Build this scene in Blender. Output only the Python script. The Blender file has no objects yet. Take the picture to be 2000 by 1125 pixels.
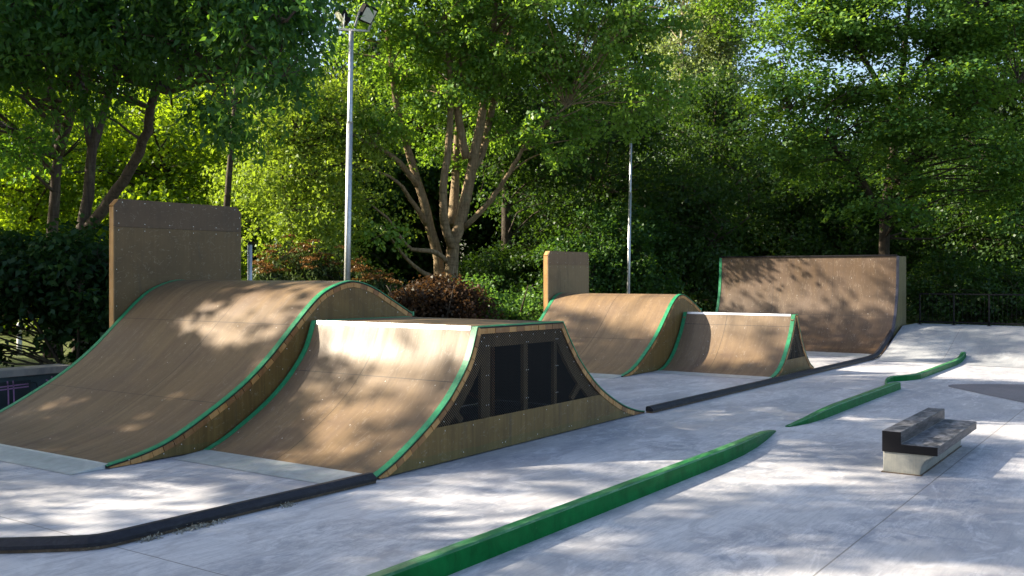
import bpy, math, random
import numpy as np
R = math.radians
random.seed(7)
rng = np.random.default_rng(11)
scene = bpy.context.scene
COL = scene.collection

# ------------------------------------------------------------------ camera frame
FPX, CAMH, HORY = 1930.0, 1.68, 537.0
TH = math.atan2(1331.0, FPX)
FW = np.array([math.cos(TH), math.sin(TH), 0.0])
RT = np.array([math.sin(TH), -math.cos(TH), 0.0])

def at(px, py, d):
    """world point at depth d (metres ahead of the viewer) seen at photo position px, py"""
    p = FW * d + RT * ((px - 1000.0) / FPX * d)
    return np.array([p[0], p[1], CAMH - (py - HORY) * d / FPX])

# ------------------------------------------------------------------ tagging
def tag(o, label=None, cat=None, group=None, kind=None):
    if label: o['label'] = label
    if cat: o['category'] = cat
    if group: o['group'] = group
    if kind: o['kind'] = kind
    return o

def thing(name, label, cat, loc=(0, 0, 0), group=None):
    o = bpy.data.objects.new(name, None)
    o.empty_display_size = 0.2
    o.location = loc
    COL.objects.link(o)
    return tag(o, label, cat, group)

def copy_tree(o, parent=None):
    c = o.copy(); COL.objects.link(c)
    if parent:
        c.parent = parent; c.matrix_parent_inverse = o.matrix_parent_inverse.copy()
    for ch in list(o.children): copy_tree(ch, c)
    return c

# ------------------------------------------------------------------ mesh builder
class MB:
    def __init__(s):
        s.v = []; s.f = []; s.m = []; s.uv = []
    def face(s, pts, m=0, uv=None):
        b = len(s.v); s.v.extend([tuple(map(float, p)) for p in pts])
        s.f.append(tuple(range(b, b + len(pts)))); s.m.append(m)
        s.uv.append(uv if uv else [(p[0], p[1]) for p in pts])
    def grid(s, rows, m=0, uvs=None, flip=False):
        """rows: list of lists of points, shared vertices"""
        b = len(s.v); n = len(rows[0])
        for r in rows: s.v.extend([tuple(map(float, p)) for p in r])
        for i in range(len(rows) - 1):
            for j in range(n - 1):
                idx = [(i, j), (i, j + 1), (i + 1, j + 1), (i + 1, j)]
                if flip: idx = idx[::-1]
                s.f.append(tuple(b + a * n + c for a, c in idx)); s.m.append(m)
                s.uv.append([uvs[a][c] if uvs else (0, 0) for a, c in idx])
    def box(s, c, size, m=0, ax=None):
        """box centred c, full size, optional axes (3 unit vectors)"""
        c = np.array(c, float); h = np.array(size, float) / 2
        A = np.eye(3) if ax is None else np.array(ax, float)
        P = lambda i, j, k: c + A[0] * h[0] * i + A[1] * h[1] * j + A[2] * h[2] * k
        b = len(s.v)
        for i in (-1, 1):
            for j in (-1, 1):
                for k in (-1, 1): s.v.append(tuple(P(i, j, k)))
        for q in ((0, 1, 3, 2), (4, 6, 7, 5), (0, 4, 5, 1), (2, 3, 7, 6), (0, 2, 6, 4), (1, 5, 7, 3)):
            s.f.append(tuple(b + k for k in q)); s.m.append(m)
            s.uv.append([(0, 0), (1, 0), (1, 1), (0, 1)])
    def bar(s, p, q, w, t, up=(0, 0, 1), m=0):
        p = np.array(p, float); q = np.array(q, float); d = q - p; L = np.linalg.norm(d); d /= L
        u = np.array(up, float); a = np.cross(d, u); a /= np.linalg.norm(a); u2 = np.cross(a, d)
        s.box((p + q) / 2, (L, w, t), m, (d, a, u2))
    def prism(s, poly, axis_pts, m=0, close=True):
        """poly: list of profile points at each station: rows = stations"""
        rows = axis_pts
        n = len(rows[0]); b = len(s.v)
        for r in rows: s.v.extend([tuple(map(float, p)) for p in r])
        for i in range(len(rows) - 1):
            for j in range(n):
                k = (j + 1) % n
                s.f.append((b + i * n + j, b + i * n + k, b + (i + 1) * n + k, b + (i + 1) * n + j)); s.m.append(m)
                s.uv.append([(j, i), (j + 1, i), (j + 1, i + 1), (j, i + 1)])
        if close:
            s.f.append(tuple(b + j for j in range(n))[::-1]); s.m.append(m); s.uv.append([(0, 0)] * n)
            e = b + (len(rows) - 1) * n
            s.f.append(tuple(e + j for j in range(n))); s.m.append(m); s.uv.append([(0, 0)] * n)
    def tube(s, pts, rad, n=8, m=0, cap=True):
        pts = np.array(pts, float); rad = np.broadcast_to(np.array(rad, float), (len(pts),))
        T = np.gradient(pts, axis=0); T /= np.linalg.norm(T, axis=1)[:, None] + 1e-9
        ref = np.array([0.13, 0.97, 0.2]) if abs(T[0][1]) < .9 else np.array([1., 0, 0])
        rows = []
        for i, p in enumerate(pts):
            a = np.cross(T[i], ref); a /= np.linalg.norm(a) + 1e-9; b = np.cross(T[i], a)
            rows.append([p + rad[i] * (math.cos(2 * math.pi * k / n) * a + math.sin(2 * math.pi * k / n) * b) for k in range(n)])
        s.prism(None, rows, m, cap)
    def disc(s, c, nrm, r, n=6, m=0):
        c = np.array(c, float); nrm = np.array(nrm, float); nrm /= np.linalg.norm(nrm)
        a = np.cross(nrm, (0.3, 0.5, 0.81)); a /= np.linalg.norm(a); b = np.cross(nrm, a)
        s.face([c + r * (math.cos(2 * math.pi * k / n) * a + math.sin(2 * math.pi * k / n) * b) for k in range(n)], m)
    def build(s, name, mats, parent=None, smooth=False, bevel=0, fixn=True):
        me = bpy.data.meshes.new(name)
        me.from_pydata(s.v, [], s.f)
        for mm in (mats if isinstance(mats, (list, tuple)) else [mats]): me.materials.append(mm)
        me.polygons.foreach_set('material_index', s.m)
        ul = me.uv_layers.new(name='UVMap')
        ul.data.foreach_set('uv', [float(x) for f in s.uv for p in f for x in p])
        if smooth: me.polygons.foreach_set('use_smooth', [True] * len(s.f))
        me.update()
        o = bpy.data.objects.new(name, me); COL.objects.link(o)
        if parent is not None:
            o.parent = parent
            o.matrix_parent_inverse = parent_inv(parent)
        if bevel:
            b = o.modifiers.new('bevel', 'BEVEL'); b.width = bevel; b.segments = 2; b.limit_method = 'ANGLE'; b.angle_limit = R(35)
        return o

def parent_inv(p):
    from mathutils import Matrix
    m = Matrix.Translation(-p.location) if p.parent is None else Matrix.Identity(4)
    return m

def smoothline(pts, n=40):
    """Catmull-Rom through pts, resampled evenly"""
    P = np.array(pts, float)
    P = np.vstack([2 * P[0] - P[1], P, 2 * P[-1] - P[-2]])
    out = []
    for i in range(1, len(P) - 2):
        for t in np.linspace(0, 1, 12, endpoint=False):
            a, b, c, d = P[i - 1], P[i], P[i + 1], P[i + 2]
            out.append(.5 * ((2 * b) + (-a + c) * t + (2 * a - 5 * b + 4 * c - d) * t * t + (-a + 3 * b - 3 * c + d) * t ** 3))
    out.append(P[-2]); out = np.array(out)
    L = np.r_[0, np.cumsum(np.linalg.norm(np.diff(out, axis=0), axis=1))]
    q = np.linspace(0, L[-1], n)
    return np.stack([np.interp(q, L, out[:, k]) for k in range(out.shape[1])], 1)

# ------------------------------------------------------------------ materials
class NT:
    def __init__(s, name):
        s.mat = bpy.data.materials.new(name); s.mat.use_nodes = True
        s.t = s.mat.node_tree; s.t.nodes.clear()
        s.out = s.t.nodes.new('ShaderNodeOutputMaterial')
    def n(s, typ, **kw):
        nd = s.t.nodes.new(typ)
        for k, v in kw.items():
            if k.startswith('i_'):
                nd.inputs[k[2:].replace('_', ' ')].default_value = v
            else: setattr(nd, k, v)
        return nd
    def l(s, a, b): s.t.links.new(a, b)
    def uv(s): return s.n('ShaderNodeUVMap').outputs[0]
    def pos(s): return s.n('ShaderNodeNewGeometry').outputs['Position']
    def mapping(s, vec, scale=(1, 1, 1), rot=(0, 0, 0), loc=(0, 0, 0)):
        m = s.n('ShaderNodeMapping'); s.l(vec, m.inputs[0])
        m.inputs['Scale'].default_value = scale; m.inputs['Rotation'].default_value = rot; m.inputs['Location'].default_value = loc
        return m.outputs[0]
    def noise(s, vec, scale, detail=4, rough=.55, dist=0.0):
        n = s.n('ShaderNodeTexNoise'); s.l(vec, n.inputs['Vector'])
        n.inputs['Scale'].default_value = scale; n.inputs['Detail'].default_value = detail
        n.inputs['Roughness'].default_value = rough; n.inputs['Distortion'].default_value = dist
        return n.outputs[0]
    def ramp(s, fac, stops):
        r = s.n('ShaderNodeValToRGB'); s.l(fac, r.inputs[0])
        while len(r.color_ramp.elements) < len(stops): r.color_ramp.elements.new(.5)
        for e, (p, c) in zip(r.color_ramp.elements, stops):
            e.position = p; e.color = (c, c, c, 1) if isinstance(c, (int, float)) else (*c, 1)
        return r.outputs[0]
    def mix(s, fac, a, b, typ='MIX'):
        m = s.n('ShaderNodeMix', data_type='RGBA', blend_type=typ)
        for k, v in ((0, fac), (6, a), (7, b)):
            if hasattr(v, 'is_output') or hasattr(v, 'links'): s.l(v, m.inputs[k])
            elif k == 0: m.inputs[0].default_value = v
            else: m.inputs[k].default_value = (*v, 1)
        return m.outputs[2]
    def math(s, op, a, b=0.0, c=0.0):
        m = s.n('ShaderNodeMath', operation=op)
        for k, v in enumerate((a, b, c)):
            if hasattr(v, 'links'): s.l(v, m.inputs[k])
            else: m.inputs[k].default_value = v
        return m.outputs[0]
    def bump(s, h, strength=.3, dist=.01):
        b = s.n('ShaderNodeBump'); s.l(h, b.inputs['Height'])
        b.inputs['Strength'].default_value = strength; b.inputs['Distance'].default_value = dist
        return b.outputs[0]
    def done(s, color, rough=.6, metal=0.0, normal=None, spec=.5):
        p = s.n('ShaderNodeBsdfPrincipled')
        for k, v in (('Base Color', color), ('Roughness', rough), ('Metallic', metal)):
            if hasattr(v, 'links'): s.l(v, p.inputs[k])
            else: p.inputs[k].default_value = (*v, 1) if k == 'Base Color' else v
        p.inputs['Specular IOR Level'].default_value = spec
        if normal is not None: s.l(normal, p.inputs['Normal'])
        s.l(p.outputs[0], s.out.inputs[0]); s.p = p
        return s.mat

def mat_concrete(name, base=(.515, .512, .525), stain=.74, joints=(), tint=(.275, .27, .295)):
    t = NT(name); P = t.pos()
    big = t.noise(t.mapping(P, (.35, .6, .35)), 1.0, 5, .6, .8)
    mid = t.noise(t.mapping(P, (1.0, 1.8, 1), loc=(3, 1, 0)), 1.6, 8, .65, 1.2)
    swirl = t.noise(t.mapping(P, (1, 1, 1), loc=(9, 4, 0)), 2.2, 10, .72, 2.8)
    fine = t.noise(P, 60, 4, .7)
    streak = t.noise(t.mapping(P, (2.0, 26, 1), rot=(0, 0, .5)), 1.5, 6, .7, .6)
    c = t.mix(t.ramp(big, [(.40, 0.0), (.60, 1.0)]), tuple(x * .80 for x in base), tuple(min(1, x * 1.13) for x in base))
    dark = tuple(x * y for x, y in zip(base, (.42, .46, .56)))
    patch = t.ramp(t.noise(t.mapping(P, (.5, .8, 1), loc=(7, 2, 0)), 1.0, 4, .6, .6), [(.42, .15), (.60, 1.0)])
    brush = t.noise(t.mapping(P, (5, 26, 1), rot=(0, 0, .25)), 1.4, 8, .78, 1.6)
    c = t.mix(t.math('MULTIPLY', patch, t.math('MULTIPLY', t.ramp(swirl, [(.47, 0.0), (.60, 1.0)]), stain * 1.25)), c, dark)
    c = t.mix(t.math('MULTIPLY', patch, t.math('MULTIPLY', t.ramp(brush, [(.46, 0.0), (.62, 1.0)]), stain * 1.1)), c, dark)
    c = t.mix(t.math('MULTIPLY', t.ramp(mid, [(.50, 0.0), (.62, 1.0)]), stain * .7), c, tint)
    c = t.mix(t.math('MULTIPLY', t.ramp(streak, [(.48, 0.0), (.62, 1.0)]), stain * .5), c, dark)
    pale = t.noise(t.mapping(P, (1.2, 2.4, 1), loc=(1, 8, 0)), 1.3, 7, .7, 1.8)
    c = t.mix(t.math('MULTIPLY', t.ramp(pale, [(.53, 0.0), (.64, 1.0)]), stain * .7), c, tuple(min(1, x * 1.35) for x in base))
    scr = t.noise(t.mapping(P, (3, 70, 1), rot=(0, 0, -.35)), 1.0, 3, .6, 1.5)
    scr2 = t.noise(t.mapping(P, (50, 3, 1), rot=(0, 0, .3), loc=(2, 7, 0)), 1.0, 3, .6, 2.2)
    s1 = t.ramp(scr, [(.60, 0.0), (.64, .5), (.66, 0.0)]); s2 = t.ramp(scr2, [(.61, 0.0), (.645, .5), (.66, 0.0)])
    c = t.mix(t.math('MULTIPLY', t.math('ADD', s1, s2), stain * 1.1), c, (.12, .125, .15))
    spk = t.noise(P, 26, 2, .5); c = t.mix(t.ramp(spk, [(.70, 0.0), (.76, .5)]), c, (.28, .28, .29))
    c = t.mix(t.math('MULTIPLY', fine, .35), c, tuple(x * .7 for x in base))
    jm = None
    if joints:
        sp = t.n('ShaderNodeSeparateXYZ'); t.l(P, sp.inputs[0])
        wob = t.math('MULTIPLY', t.noise(P, 6, 2), .006)
        for ax, val in joints:
            d = t.math('ABSOLUTE', t.math('SUBTRACT', t.math('ADD', sp.outputs['XYZ'.index(ax)], wob), val))
            k = t.math('LESS_THAN', d, .0055)
            jm = k if jm is None else t.math('MAXIMUM', jm, k)
        c = t.mix(t.math('MULTIPLY', jm, .72), c, (.13, .12, .11))
    h = t.math('ADD', t.math('MULTIPLY', fine, .5), swirl)
    if jm is not None: h = t.math('SUBTRACT', h, jm)
    ro = t.ramp(swirl, [(.3, .62), (.7, .42)])
    return t.done(c, ro, 0, t.bump(h, .12, .01), .4)

def mat_ramp(name, seam_u=(1.22,), seam_v=(1.3, 2.5), light=1.0, screws=(.61, .30), red=0.0):
    """phenolic plywood riding surface. uv: u across (m), v along the run (m)"""
    t = NT(name); U = t.uv()
    grain = t.noise(t.mapping(U, (1.2, 34, 1)), 3, 6, .75, .2)
    run = t.noise(t.mapping(U, (5, .35, 1)), 1.4, 5, .62, .35)
    run2 = t.noise(t.mapping(U, (22, .6, 1), loc=(4, 2, 0)), 1.2, 5, .7, .2)
    blot = t.noise(U, 1.1, 5, .6, .6)
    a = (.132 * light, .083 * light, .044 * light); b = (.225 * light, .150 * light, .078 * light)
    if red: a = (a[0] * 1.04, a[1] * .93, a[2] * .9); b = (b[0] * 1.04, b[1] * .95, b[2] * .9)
    c = t.mix(t.ramp(run, [(.30, 0.0), (.70, 1.0)]), a, b)
    c = t.mix(t.math('MULTIPLY', t.ramp(run2, [(.5, 0.0), (.70, 1.0)]), .14), c, (.29 * light, .22 * light, .15 * light))
    c = t.mix(t.ramp(grain, [(.34, .22), (.54, 0.0)]), c, (.085, .054, .034))
    c = t.mix(t.ramp(blot, [(.46, 0.0), (.64, .6)]), c, (.110, .072, .048))
    scf = t.noise(t.mapping(U, (4, 1.2, 1), rot=(0, 0, .5)), 3.2, 3, .5, 2.5)
    c = t.mix(t.ramp(scf, [(.61, 0.0), (.635, .34), (.66, 0.0)]), c, (.38, .32, .25))
    scf2 = t.noise(t.mapping(U, (3, 1, 1), rot=(0, 0, -.7), loc=(5, 5, 0)), 3.5, 3, .5, 2.5)
    c = t.mix(t.ramp(scf2, [(.62, 0.0), (.64, .6), (.66, 0.0)]), c, (.06, .045, .038))
    sp = t.n('ShaderNodeSeparateXYZ'); t.l(U, sp.inputs[0])
    jm = None
    for k, vals in ((0, seam_u), (1, seam_v)):
        for val in vals:
            d = t.math('LESS_THAN', t.math('ABSOLUTE', t.math('SUBTRACT', sp.outputs[k], val)), .0042)
            jm = d if jm is None else t.math('MAXIMUM', jm, d)
    # screw heads on a lattice
    fu = t.math('SUBTRACT', t.math('FRACT', t.math('DIVIDE', t.math('ADD', sp.outputs[0], .06), screws[0])), .5)
    fv = t.math('SUBTRACT', t.math('FRACT', t.math('DIVIDE', t.math('ADD', sp.outputs[1], .1), screws[1])), .5)
    du = t.math('MULTIPLY', fu, screws[0]); dv = t.math('MULTIPLY', fv, screws[1])
    rr = t.math('ADD', t.math('MULTIPLY', du, du), t.math('MULTIPLY', dv, dv))
    sc = t.math('LESS_THAN', rr, .0055 ** 2)
    keep = t.math('GREATER_THAN', t.noise(U, 2.3, 1), .5)
    sc = t.math('MULTIPLY', sc, keep)
    c = t.mix(sc, c, (.60, .58, .55))
    if jm is not None: c = t.mix(t.math('MULTIPLY', jm, .9), c, (.035, .024, .018))
    ro = t.ramp(run, [(.3, .58), (.7, .42)])
    h = t.math('SUBTRACT', t.math('MULTIPLY', grain, .4), jm if jm is not None else 0.0)
    return t.done(c, ro, 0, t.bump(h, .12, .004), .45)

def mat_ply(name, a=(.150, .110, .052), b=(.235, .175, .092), moss=0.0, figure=1.0):
    t = NT(name); P = t.pos()
    v = t.noise(t.mapping(P, (16, 16, .5)), 1.2, 6, .7, .2)
    blot = t.noise(P, 1.3, 5, .6, .5)
    scr = t.noise(t.mapping(P, (3, 3, 5), rot=(.4, .3, .2)), 2.2, 3, .5, 2.6)
    c = t.mix(t.math('MULTIPLY', t.ramp(v, [(.35, 0.0), (.65, 1.0)]), figure), a, b)
    c = t.mix(t.ramp(blot, [(.46, 0.0), (.66, .6)]), c, tuple(x * .62 for x in a))
    c = t.mix(t.ramp(scr, [(.61, 0.0), (.63, .45), (.65, 0.0)]), c, (.34, .29, .21))
    drip = t.noise(t.mapping(P, (9, 9, .9), loc=(2, 2, 2)), 1.0, 4, .6, .4)
    c = t.mix(t.ramp(drip, [(.58, 0.0), (.72, .5)]), c, (.085, .062, .036))
    if moss:
        sp = t.n('ShaderNodeSeparateXYZ'); t.l(P, sp.inputs[0])
        low = t.math('LESS_THAN', t.math('ADD', sp.outputs[2], t.math('MULTIPLY', blot, .1)), .14)
        c = t.mix(t.math('MULTIPLY', low, moss), c, (.07, .10, .03))
    return t.done(c, .55, 0, t.bump(v, .08, .004), .35)

def mat_plain(name, col, rough=.5, metal=0.0, var=.25, scale=8, bump=.05, spec=.5, worn=None, wornamt=.5):
    t = NT(name); P = t.pos()
    n = t.noise(P, scale, 6, .65, .4)
    c = t.mix(t.ramp(n, [(.3, 0.0), (.7, 1.0)]), tuple(x * (1 - var) for x in col), tuple(min(1, x * (1 + var)) for x in col))
    if worn:
        w = t.noise(t.mapping(P, (1.2, 5, 5), loc=(1, 2, 3)), 5, 7, .7, .6)
        c = t.mix(t.ramp(w, [(.50, 0.0), (.66, wornamt)]), c, worn)
    return t.done(c, rough, metal, t.bump(n, bump, .01), spec)

def mat_curb(name):
    """glossy green paint, rubbed pale along the ground-down upper faces"""
    t = NT(name); P = t.pos()
    g = t.n('ShaderNodeNewGeometry'); sp = t.n('ShaderNodeSeparateXYZ'); t.l(g.outputs['True Normal'], sp.inputs[0])
    up = t.math('GREATER_THAN', sp.outputs[2], .45)
    n = t.noise(P, 5, 6, .65, .5)
    c = t.mix(t.ramp(n, [(.35, 0.0), (.65, 1.0)]), (.0015, .095, .020), (.004, .155, .036))
    drip = t.noise(t.mapping(P, (22, 22, 2)), 1.2, 5, .6, .3)
    c = t.mix(t.ramp(drip, [(.54, 0.0), (.70, .3)]), c, (.002, .055, .014))
    w = t.noise(t.mapping(P, (1.3, 22, 22)), 3, 8, .75, .6)
    w2 = t.noise(t.mapping(P, (2, 5, 5), loc=(3, 3, 0)), 2.2, 6, .7, .8)
    wear = t.math('MULTIPLY', up, t.math('MULTIPLY', t.ramp(w, [(.44, 0.0), (.58, 1.0)]), t.ramp(w2, [(.40, .15), (.62, .9)])))
    c = t.mix(wear, c, (.16, .33, .17))
    chip = t.noise(P, 38, 3, .6, .5)
    c = t.mix(t.ramp(chip, [(.73, 0.0), (.77, .7)]), c, (.22, .25, .22))
    ro = t.ramp(w, [(.3, .28), (.7, .5)])
    m = t.done(c, ro, 0, t.bump(n, .1, .01), .22)
    t.l(t.math('MULTIPLY_ADD', up, .30, .05), t.p.inputs['Specular IOR Level'])
    return m

def mat_granite(name):
    """dark board, pale with wear along the upward faces"""
    t = NT(name); P = t.pos()
    g = t.n('ShaderNodeNewGeometry'); sp = t.n('ShaderNodeSeparateXYZ'); t.l(g.outputs['True Normal'], sp.inputs[0])
    up = t.math('GREATER_THAN', sp.outputs[2], .7)
    side = t.math('LESS_THAN', sp.outputs[1], -.7)
    w = t.noise(t.mapping(P, (1.6, 14, 14)), 2.5, 8, .72, .8)
    w2 = t.noise(t.mapping(P, (3, 5, 5), loc=(4, 0, 0)), 2.0, 7, .7, 1.0)
    c = (.007, .007, .009)
    topc = t.mix(t.ramp(w2, [(.42, 0.0), (.58, 1.0)]), (.24, .238, .25), (.045, .048, .054))
    topc = t.mix(t.ramp(w, [(.42, .5), (.6, 0.0)]), topc, (.10, .10, .11))
    sidec = t.mix(t.ramp(w, [(.42, 0.0), (.62, 1.0)]), (.030, .032, .038), (.11, .11, .12))
    col = t.mix(up, t.mix(side, c, sidec), topc)
    return t.done(col, .45, 0, t.bump(w, .1, .005), .12)

def mat_leaf(name, dark, light, trans, twt=.42, rough=.42):
    t = NT(name)
    a = t.n('ShaderNodeAttribute', attribute_name='tone').outputs['Fac']
    c = t.mix(a, dark, light)
    tc = t.mix(a, tuple(x * .75 for x in trans), trans)
    d = t.n('ShaderNodeBsdfDiffuse'); t.l(c, d.inputs[0])
    tr = t.n('ShaderNodeBsdfTranslucent'); t.l(tc, tr.inputs[0])
    g = t.n('ShaderNodeBsdfGlossy'); g.inputs['Roughness'].default_value = rough
    g.inputs[0].default_value = (.9, 1, .95, 1)
    m = t.n('ShaderNodeMixShader'); m.inputs[0].default_value = twt
    t.l(d.outputs[0], m.inputs[1]); t.l(tr.outputs[0], m.inputs[2])
    m2 = t.n('ShaderNodeMixShader'); m2.inputs[0].default_value = .014
    t.l(m.outputs[0], m2.inputs[1]); t.l(g.outputs[0], m2.inputs[2])
    t.l(m2.outputs[0], t.out.inputs[0])
    return t.mat

def mat_bark(name, a, b):
    t = NT(name); P = t.pos()
    v = t.noise(t.mapping(P, (9, 9, 1.6)), 2.0, 7, .7, .6)
    ring = t.noise(t.mapping(P, (2, 2, 14), loc=(3, 1, 0)), 1.2, 4, .6, .5)
    c = t.mix(t.ramp(v, [(.35, 0.0), (.65, 1.0)]), a, b)
    c = t.mix(t.ramp(ring, [(.52, 0.0), (.66, .5)]), c, tuple(x * .5 for x in a))
    lich = t.noise(P, 4, 5, .6, .4); c = t.mix(t.ramp(lich, [(.56, 0.0), (.68, .45)]), c, (.16, .16, .10))
    return t.done(c, .85, 0, t.bump(v, .6, .03), .2)

def mat_mesh_panel(name):
    """black perforated steel: round holes on a staggered lattice"""
    t = NT(name); P = t.pos()
    sp = t.n('ShaderNodeSeparateXYZ'); t.l(P, sp.inputs[0])
    pitch = .030
    def holes(ox, oz):
        fx = t.math('SUBTRACT', t.math('FRACT', t.math('DIVIDE', t.math('ADD', sp.outputs[0], ox), pitch)), .5)
        fz = t.math('SUBTRACT', t.math('FRACT', t.math('DIVIDE', t.math('ADD', sp.outputs[2], oz), pitch * .9)), .5)
        d = t.math('ADD', t.math('MULTIPLY', fx, fx), t.math('MULTIPLY', fz, fz))
        return t.math('LESS_THAN', d, .28 ** 2)
    h = t.math('MAXIMUM', holes(0, 0), holes(pitch / 2, pitch * .45))
    p = t.n('ShaderNodeBsdfPrincipled'); p.inputs['Base Color'].default_value = (.005, .005, .006, 1); p.inputs['Roughness'].default_value = .6; p.inputs['Specular IOR Level'].default_value = .2
    tr = t.n('ShaderNodeBsdfTransparent'); m = t.n('ShaderNodeMixShader')
    t.l(h, m.inputs[0]); t.l(p.outputs[0], m.inputs[1]); t.l(tr.outputs[0], m.inputs[2]); t.l(m.outputs[0], t.out.inputs[0])
    return t.mat

def mat_ground(name):
    t = NT(name); P = t.pos()
    n = t.noise(P, .5, 6, .65, .3); f = t.noise(P, 14, 5, .7)
    c = t.mix(t.ramp(n, [(.4, 0.0), (.6, 1.0)]), (.06, .11, .015), (.13, .19, .03))
    c = t.mix(t.ramp(f, [(.45, .7), (.65, 0.0)]), c, (.05, .04, .02))
    return t.done(c, .9, 0, t.bump(f, .8, .05), .2)

M = {}
M['concrete'] = mat_concrete('trowelled_concrete', joints=(('X', 3.64), ('X', 10.42), ('Y', 1.75), ('X', -3.2), ('X', 17.1), ('Y', -2.9)))
M['bankcon'] = mat_concrete('bank_concrete', base=(.34, .355, .37), stain=.5, joints=(('Y', 4.0), ('Y', .2)))
M['ring'] = mat_concrete('tinted_concrete', base=(.19, .175, .185), stain=.35, tint=(.25, .20, .20))
M['blockcon'] = mat_concrete('rough_cast_concrete', base=(.30, .30, .265), stain=.4, tint=(.24, .23, .18))
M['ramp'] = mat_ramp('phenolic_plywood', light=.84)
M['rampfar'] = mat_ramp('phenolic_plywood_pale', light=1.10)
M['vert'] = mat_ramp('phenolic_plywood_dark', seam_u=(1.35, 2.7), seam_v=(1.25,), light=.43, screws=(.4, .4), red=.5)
M['ply'] = mat_ply('side_plywood', a=(.125, .074, .021), b=(.205, .125, .038), moss=.25)
M['board'] = mat_ply('board_plywood', a=(.125, .078, .032), b=(.170, .110, .048), figure=.45)
M['boardtop'] = mat_ply('board_plywood_brown', a=(.100, .062, .034), b=(.138, .086, .046), figure=.45)
M['boardbounce'] = mat_ply('bounce_lit_board_plywood', a=(.21, .145, .072), b=(.28, .195, .10), figure=.45)  # far panel boards: bounce light off the roll is put into the lighter colour
M['boardbouncetop'] = mat_ply('bounce_lit_board_plywood_brown', a=(.18, .115, .062), b=(.24, .155, .085), figure=.45)  # upper board, lightened for the same bounce light
M['green'] = mat_plain('green_edge_paint', (.012, .21, .085), .42, var=.25, scale=18, worn=(.10, .34, .18), wornamt=.4)
M['curbgreen'] = mat_curb('green_curb_paint')
M['slat'] = mat_ply('sawn_timber', a=(.38, .18, .05), b=(.54, .30, .11))
M['slatdark'] = mat_ply('sawn_timber_red', a=(.22, .10, .035), b=(.32, .16, .06))
M['stud'] = mat_ply('frame_timber', a=(.22, .142, .064), b=(.32, .21, .10))
M['void'] = mat_plain('underside_paint', (.02, .018, .016), .8)
M['steel'] = mat_plain('bare_steel', (.62, .64, .66), .38, 1.0, var=.12, scale=12)
M['plate'] = mat_plain('scuffed_steel_plate', (.50, .53, .54), .5, .65, var=.2, scale=7, worn=(.40, .50, .47), wornamt=.7)
M['screw'] = mat_plain('screw_heads', (.75, .74, .72), .35, .6, var=.05)
M['galv'] = mat_plain('galvanised_steel', (.50, .52, .54), .42, .75, var=.22, scale=14)
M['darksteel'] = mat_plain('dark_coated_steel', (.006, .006, .008), .6, .0, spec=.15, var=.25)
M['edgesteel'] = mat_plain('dark_angle_steel', (.045, .047, .065), .35, .6, var=.3)
M['rubber'] = mat_plain('black_recycled_rubber', (.013, .013, .018), .5, 0, var=.4, scale=22, bump=.3, spec=.3, worn=(.05, .05, .055), wornamt=.45)
M['kerbwood'] = mat_ply('wet_batten', a=(.05, .034, .022), b=(.11, .075, .045))
M['granite'] = mat_granite('worn_dark_board')
M['treated'] = mat_ply('treated_timber', a=(.085, .070, .022), b=(.135, .112, .042))
M['lens'] = mat_plain('lamp_glass', (.62, .63, .55), .15, 0, var=.15, scale=20)
M['grass'] = mat_ground('woodland_grass')
M['teal'] = mat_plain('teal_wall_paint', (.028, .055, .068), .6, 0, var=.5, scale=3)
M['pink'] = mat_plain('pink_spray_paint', (.30, .16, .30), .6, 0, var=.25, scale=10)
M['tealdark'] = mat_plain('dark_spray_paint', (.012, .022, .028), .6, 0)
M['coping'] = mat_concrete('coping_concrete', base=(.30, .29, .26), stain=.5, tint=(.24, .21, .17))
M['white'] = mat_plain('white_paint', (.72, .72, .70), .5, 0, var=.1)

# ------------------------------------------------------------------ setting: ground and paving
g = MB(); g.face([(-160, -160, -.03), (200, -160, -.03), (200, 200, -.03), (-160, 200, -.03)])
tag(g.build('ground', M['grass']), kind='structure')
c = MB()
xs = np.linspace(-14, 20.0, 18)
c.face([(-14, -22, 0), (20.0, -22, 0), (20.0, 5.2, 0), (26, 5.2, 0), (26, 12.0, 0), (-14, 12.0, 0)])
tag(c.build('concrete_pavement', M['concrete']), kind='structure')
# tinted round bay in the paving
r = MB()
ring = [(p[0], p[1], .004) for p in smoothline([(10.9, -1.12), (13.0, .60), (14.49, 1.83), (15.34, 2.55), (15.75, 2.90), (16.0, 3.05), (16.25, 3.05), (16.45, 2.90), (16.93, 2.14), (18.3, -.2)], 60)] + [(18.6, -9, .004), (10.9, -9, .004)]
r.face(ring); tag(r.build('tinted_pavement_bay', M['ring']), kind='structure')
# bank
prof = smoothline([(19.9, .004), (20.4, .03), (20.9, .14), (21.5, .33), (22.3, .57)], 22).tolist() + [(22.36, .585), (23.6, .585), (23.6, -.03)]
b = MB()
ys = np.linspace(5.17, -22, 12)
b.grid([[(p[0], y, p[1]) for p in prof] for y in ys])
b.face([(p[0], 5.17, p[1]) for p in prof] + [(19.9, 5.17, -.02)])
tag(b.build('concrete_bank', M['bankcon']), kind='structure')

# ------------------------------------------------------------------ ramps
def arclen(P):
    return np.r_[0, np.cumsum(np.linalg.norm(np.diff(P, axis=0), axis=1))]

def normals2(P):
    T = np.gradient(P, axis=0); T /= np.linalg.norm(T, axis=1)[:, None]
    return np.stack([-T[:, 1], T[:, 0]], 1)   # upward for left-to-right profile

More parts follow.
